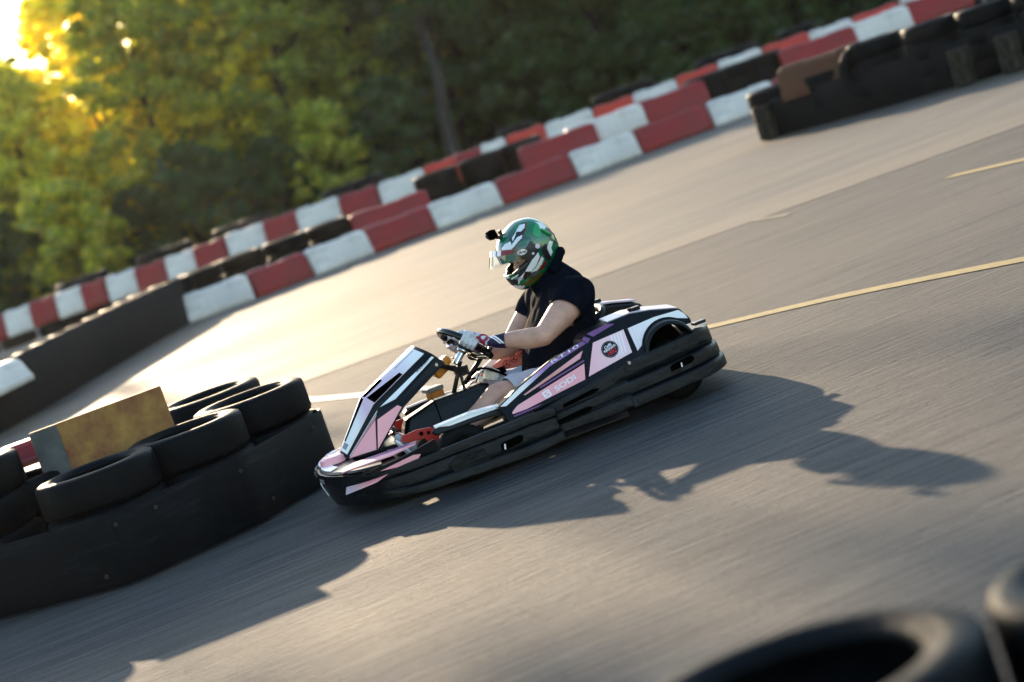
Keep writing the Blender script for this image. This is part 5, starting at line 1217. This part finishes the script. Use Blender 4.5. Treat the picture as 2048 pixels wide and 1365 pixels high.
LM3 = leaf_mat('half_lit_green_leaves', (.028,.042,.008), (.090,.108,.018), (.24,.20,.032), 2.5)  # leaves in between, coloured halfway from backlit to shaded
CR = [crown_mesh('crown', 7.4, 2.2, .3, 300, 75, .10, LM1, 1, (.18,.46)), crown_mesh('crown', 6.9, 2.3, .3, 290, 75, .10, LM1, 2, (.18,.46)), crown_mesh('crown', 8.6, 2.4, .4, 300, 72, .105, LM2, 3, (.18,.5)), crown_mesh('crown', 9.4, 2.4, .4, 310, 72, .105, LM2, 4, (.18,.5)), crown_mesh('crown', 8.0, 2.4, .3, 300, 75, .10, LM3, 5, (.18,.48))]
TR_ = 0
TR = [trunk_mesh('trunk', 6.6, .12, 11, M['bark']), trunk_mesh('trunk', 6.2, .12, 12, M['bark']), trunk_mesh('trunk', 8, .15, 13, M['bark']), trunk_mesh('trunk', 8.8, .15, 14, M['bark']), trunk_mesh('trunk', 7.2, .13, 15, M['bark'])]
def tree(x, y, k, s, lab, group='trees behind the barriers', trunk=None, crown=None):
    t = empty('broadleaf_tree', (x,y,0), random.uniform(0,6.28)); t.scale = (s*1.0, s*1.0, s)
    tag(t, lab, 'tree', group)
    a = bpy.data.objects.new('trunk', trunk or TR[k]); b = bpy.data.objects.new('crown', crown or CR[k])
    for o in (a, b): COL.objects.link(o); o.parent = t
    return t
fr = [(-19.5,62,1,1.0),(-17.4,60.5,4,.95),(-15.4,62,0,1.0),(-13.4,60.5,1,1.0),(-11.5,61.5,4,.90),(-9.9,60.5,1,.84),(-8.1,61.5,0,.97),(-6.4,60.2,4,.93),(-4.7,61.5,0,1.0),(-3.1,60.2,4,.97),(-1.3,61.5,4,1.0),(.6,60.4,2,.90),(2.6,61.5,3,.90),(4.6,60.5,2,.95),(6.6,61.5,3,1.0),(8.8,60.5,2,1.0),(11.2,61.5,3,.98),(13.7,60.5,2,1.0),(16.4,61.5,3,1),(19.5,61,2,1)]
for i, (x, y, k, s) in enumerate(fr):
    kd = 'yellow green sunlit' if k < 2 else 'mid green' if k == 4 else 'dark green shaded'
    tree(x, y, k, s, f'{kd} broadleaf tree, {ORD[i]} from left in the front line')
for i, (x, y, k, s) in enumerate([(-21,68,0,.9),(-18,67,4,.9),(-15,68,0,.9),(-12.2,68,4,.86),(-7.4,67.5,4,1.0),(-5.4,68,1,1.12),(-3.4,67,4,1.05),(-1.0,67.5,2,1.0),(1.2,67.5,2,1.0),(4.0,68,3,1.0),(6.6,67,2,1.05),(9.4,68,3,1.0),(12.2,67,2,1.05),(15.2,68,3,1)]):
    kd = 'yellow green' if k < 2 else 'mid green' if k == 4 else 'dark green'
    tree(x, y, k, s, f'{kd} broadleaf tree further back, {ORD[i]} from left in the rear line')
t = tree(.15, 56.5, 2, .85, 'tree with a pale grey trunk before the dark foliage near the top centre', trunk=trunk_mesh('trunk', 9, .17, 21, M['birch'], 5), crown=crown_mesh('crown', 9.5, 1.6, 3.6, 50, 90, .11, LM2, 8))
t.rotation_euler = (0, R(7), 0)
tree(-13.3, 61, 3, 1.0, 'tall tree with a high open crown, left of the picture', trunk=trunk_mesh('trunk', 18, .20, 41, M['bark'], 4), crown=crown_mesh('crown', 17.2, 2.8, 13.3, 110, 60, .11, LM3, 42, (.3,.7))).rotation_euler = (0,0,0)
# shrubs along the foot of the wood
SB = [crown_mesh('foliage', 2.4, 1.25, .0, 90, 60, .085, LM3, 31, (.15,.35)), crown_mesh('foliage', 2.2, 1.3, .0, 90, 60, .085, LM2, 32, (.15,.35))]
ST = trunk_mesh('stem', 1.6, .035, 33, M['bark'], 6)
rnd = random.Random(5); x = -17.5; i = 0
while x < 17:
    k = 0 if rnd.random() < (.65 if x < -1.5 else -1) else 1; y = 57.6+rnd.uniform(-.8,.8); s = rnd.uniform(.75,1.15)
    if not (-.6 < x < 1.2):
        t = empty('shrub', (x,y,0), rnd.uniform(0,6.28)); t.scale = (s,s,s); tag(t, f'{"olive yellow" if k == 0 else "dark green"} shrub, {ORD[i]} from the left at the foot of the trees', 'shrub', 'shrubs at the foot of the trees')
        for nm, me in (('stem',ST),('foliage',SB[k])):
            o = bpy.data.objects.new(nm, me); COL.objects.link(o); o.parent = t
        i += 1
    x += rnd.uniform(1.3,1.9)
# bank added behind everything to block bright sky between the leaves
bm = bmesh.new(); rows_ = []
for (y, hh) in ((72,0),(80,.45),(86,.85),(92,1),(130,1.05),(400,1.1)):
    rows_.append([bm.verts.new((x, y, (hh*((5.6 if x < -9 else 7.6)+.5*math.sin(x*.31)+.35*math.sin(x*.83+1))) if hh else -.05)) for x in range(-160,161,4)])
for a, b in zip(rows_, rows_[1:]):
    for j in range(len(a)-1): bm.faces.new((a[j],a[j+1],b[j+1],b[j]))
M['bank'] = node_mat('dark_bank_green', (.005,.012,.003), .95, .1, var=.6, vscale=1.5, bump=.8, bscale=3)
tag(mesh_obj('sky_block_bank', bm, M['bank'], smooth=True), kind='structure')
# far wood: one leafy mass closing the gaps
rnd = random.Random(9); vs = []; fs = []
for q in range(78000):
    x = rnd.uniform(-34, 42); top = 4.6+1.2*math.sin(x*.8)+.9*math.sin(x*2.1+1)+(6.0 if x > -1 else 3.6*max(0,min(1,(x+8.5)/2)) if x > -8.5 else -0.4+ (2.0 if x < -10.5 else .6))
    z = top*rnd.random()**.75; p = Vector((x, 75+rnd.gauss(0,1.1), max(.05,z+rnd.gauss(0,.25))))
    a = Vector((rnd.gauss(0,1), rnd.gauss(0,1), rnd.gauss(0,.7))).normalized(); b = a.cross(Vector((rnd.gauss(0,1), rnd.gauss(0,1), rnd.gauss(0,1)))).normalized(); s = rnd.uniform(.13,.28)
    n = len(vs); vs += [p-a*s, p-b*s*.6, p+a*s, p+b*s*.6]; fs.append((n,n+1,n+2,n+3))
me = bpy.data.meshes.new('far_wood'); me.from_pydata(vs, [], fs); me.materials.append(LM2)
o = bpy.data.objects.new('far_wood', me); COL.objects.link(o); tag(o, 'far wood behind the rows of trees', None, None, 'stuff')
for o in bpy.data.objects:
    if 'category' in o and o.parent: del o['category']
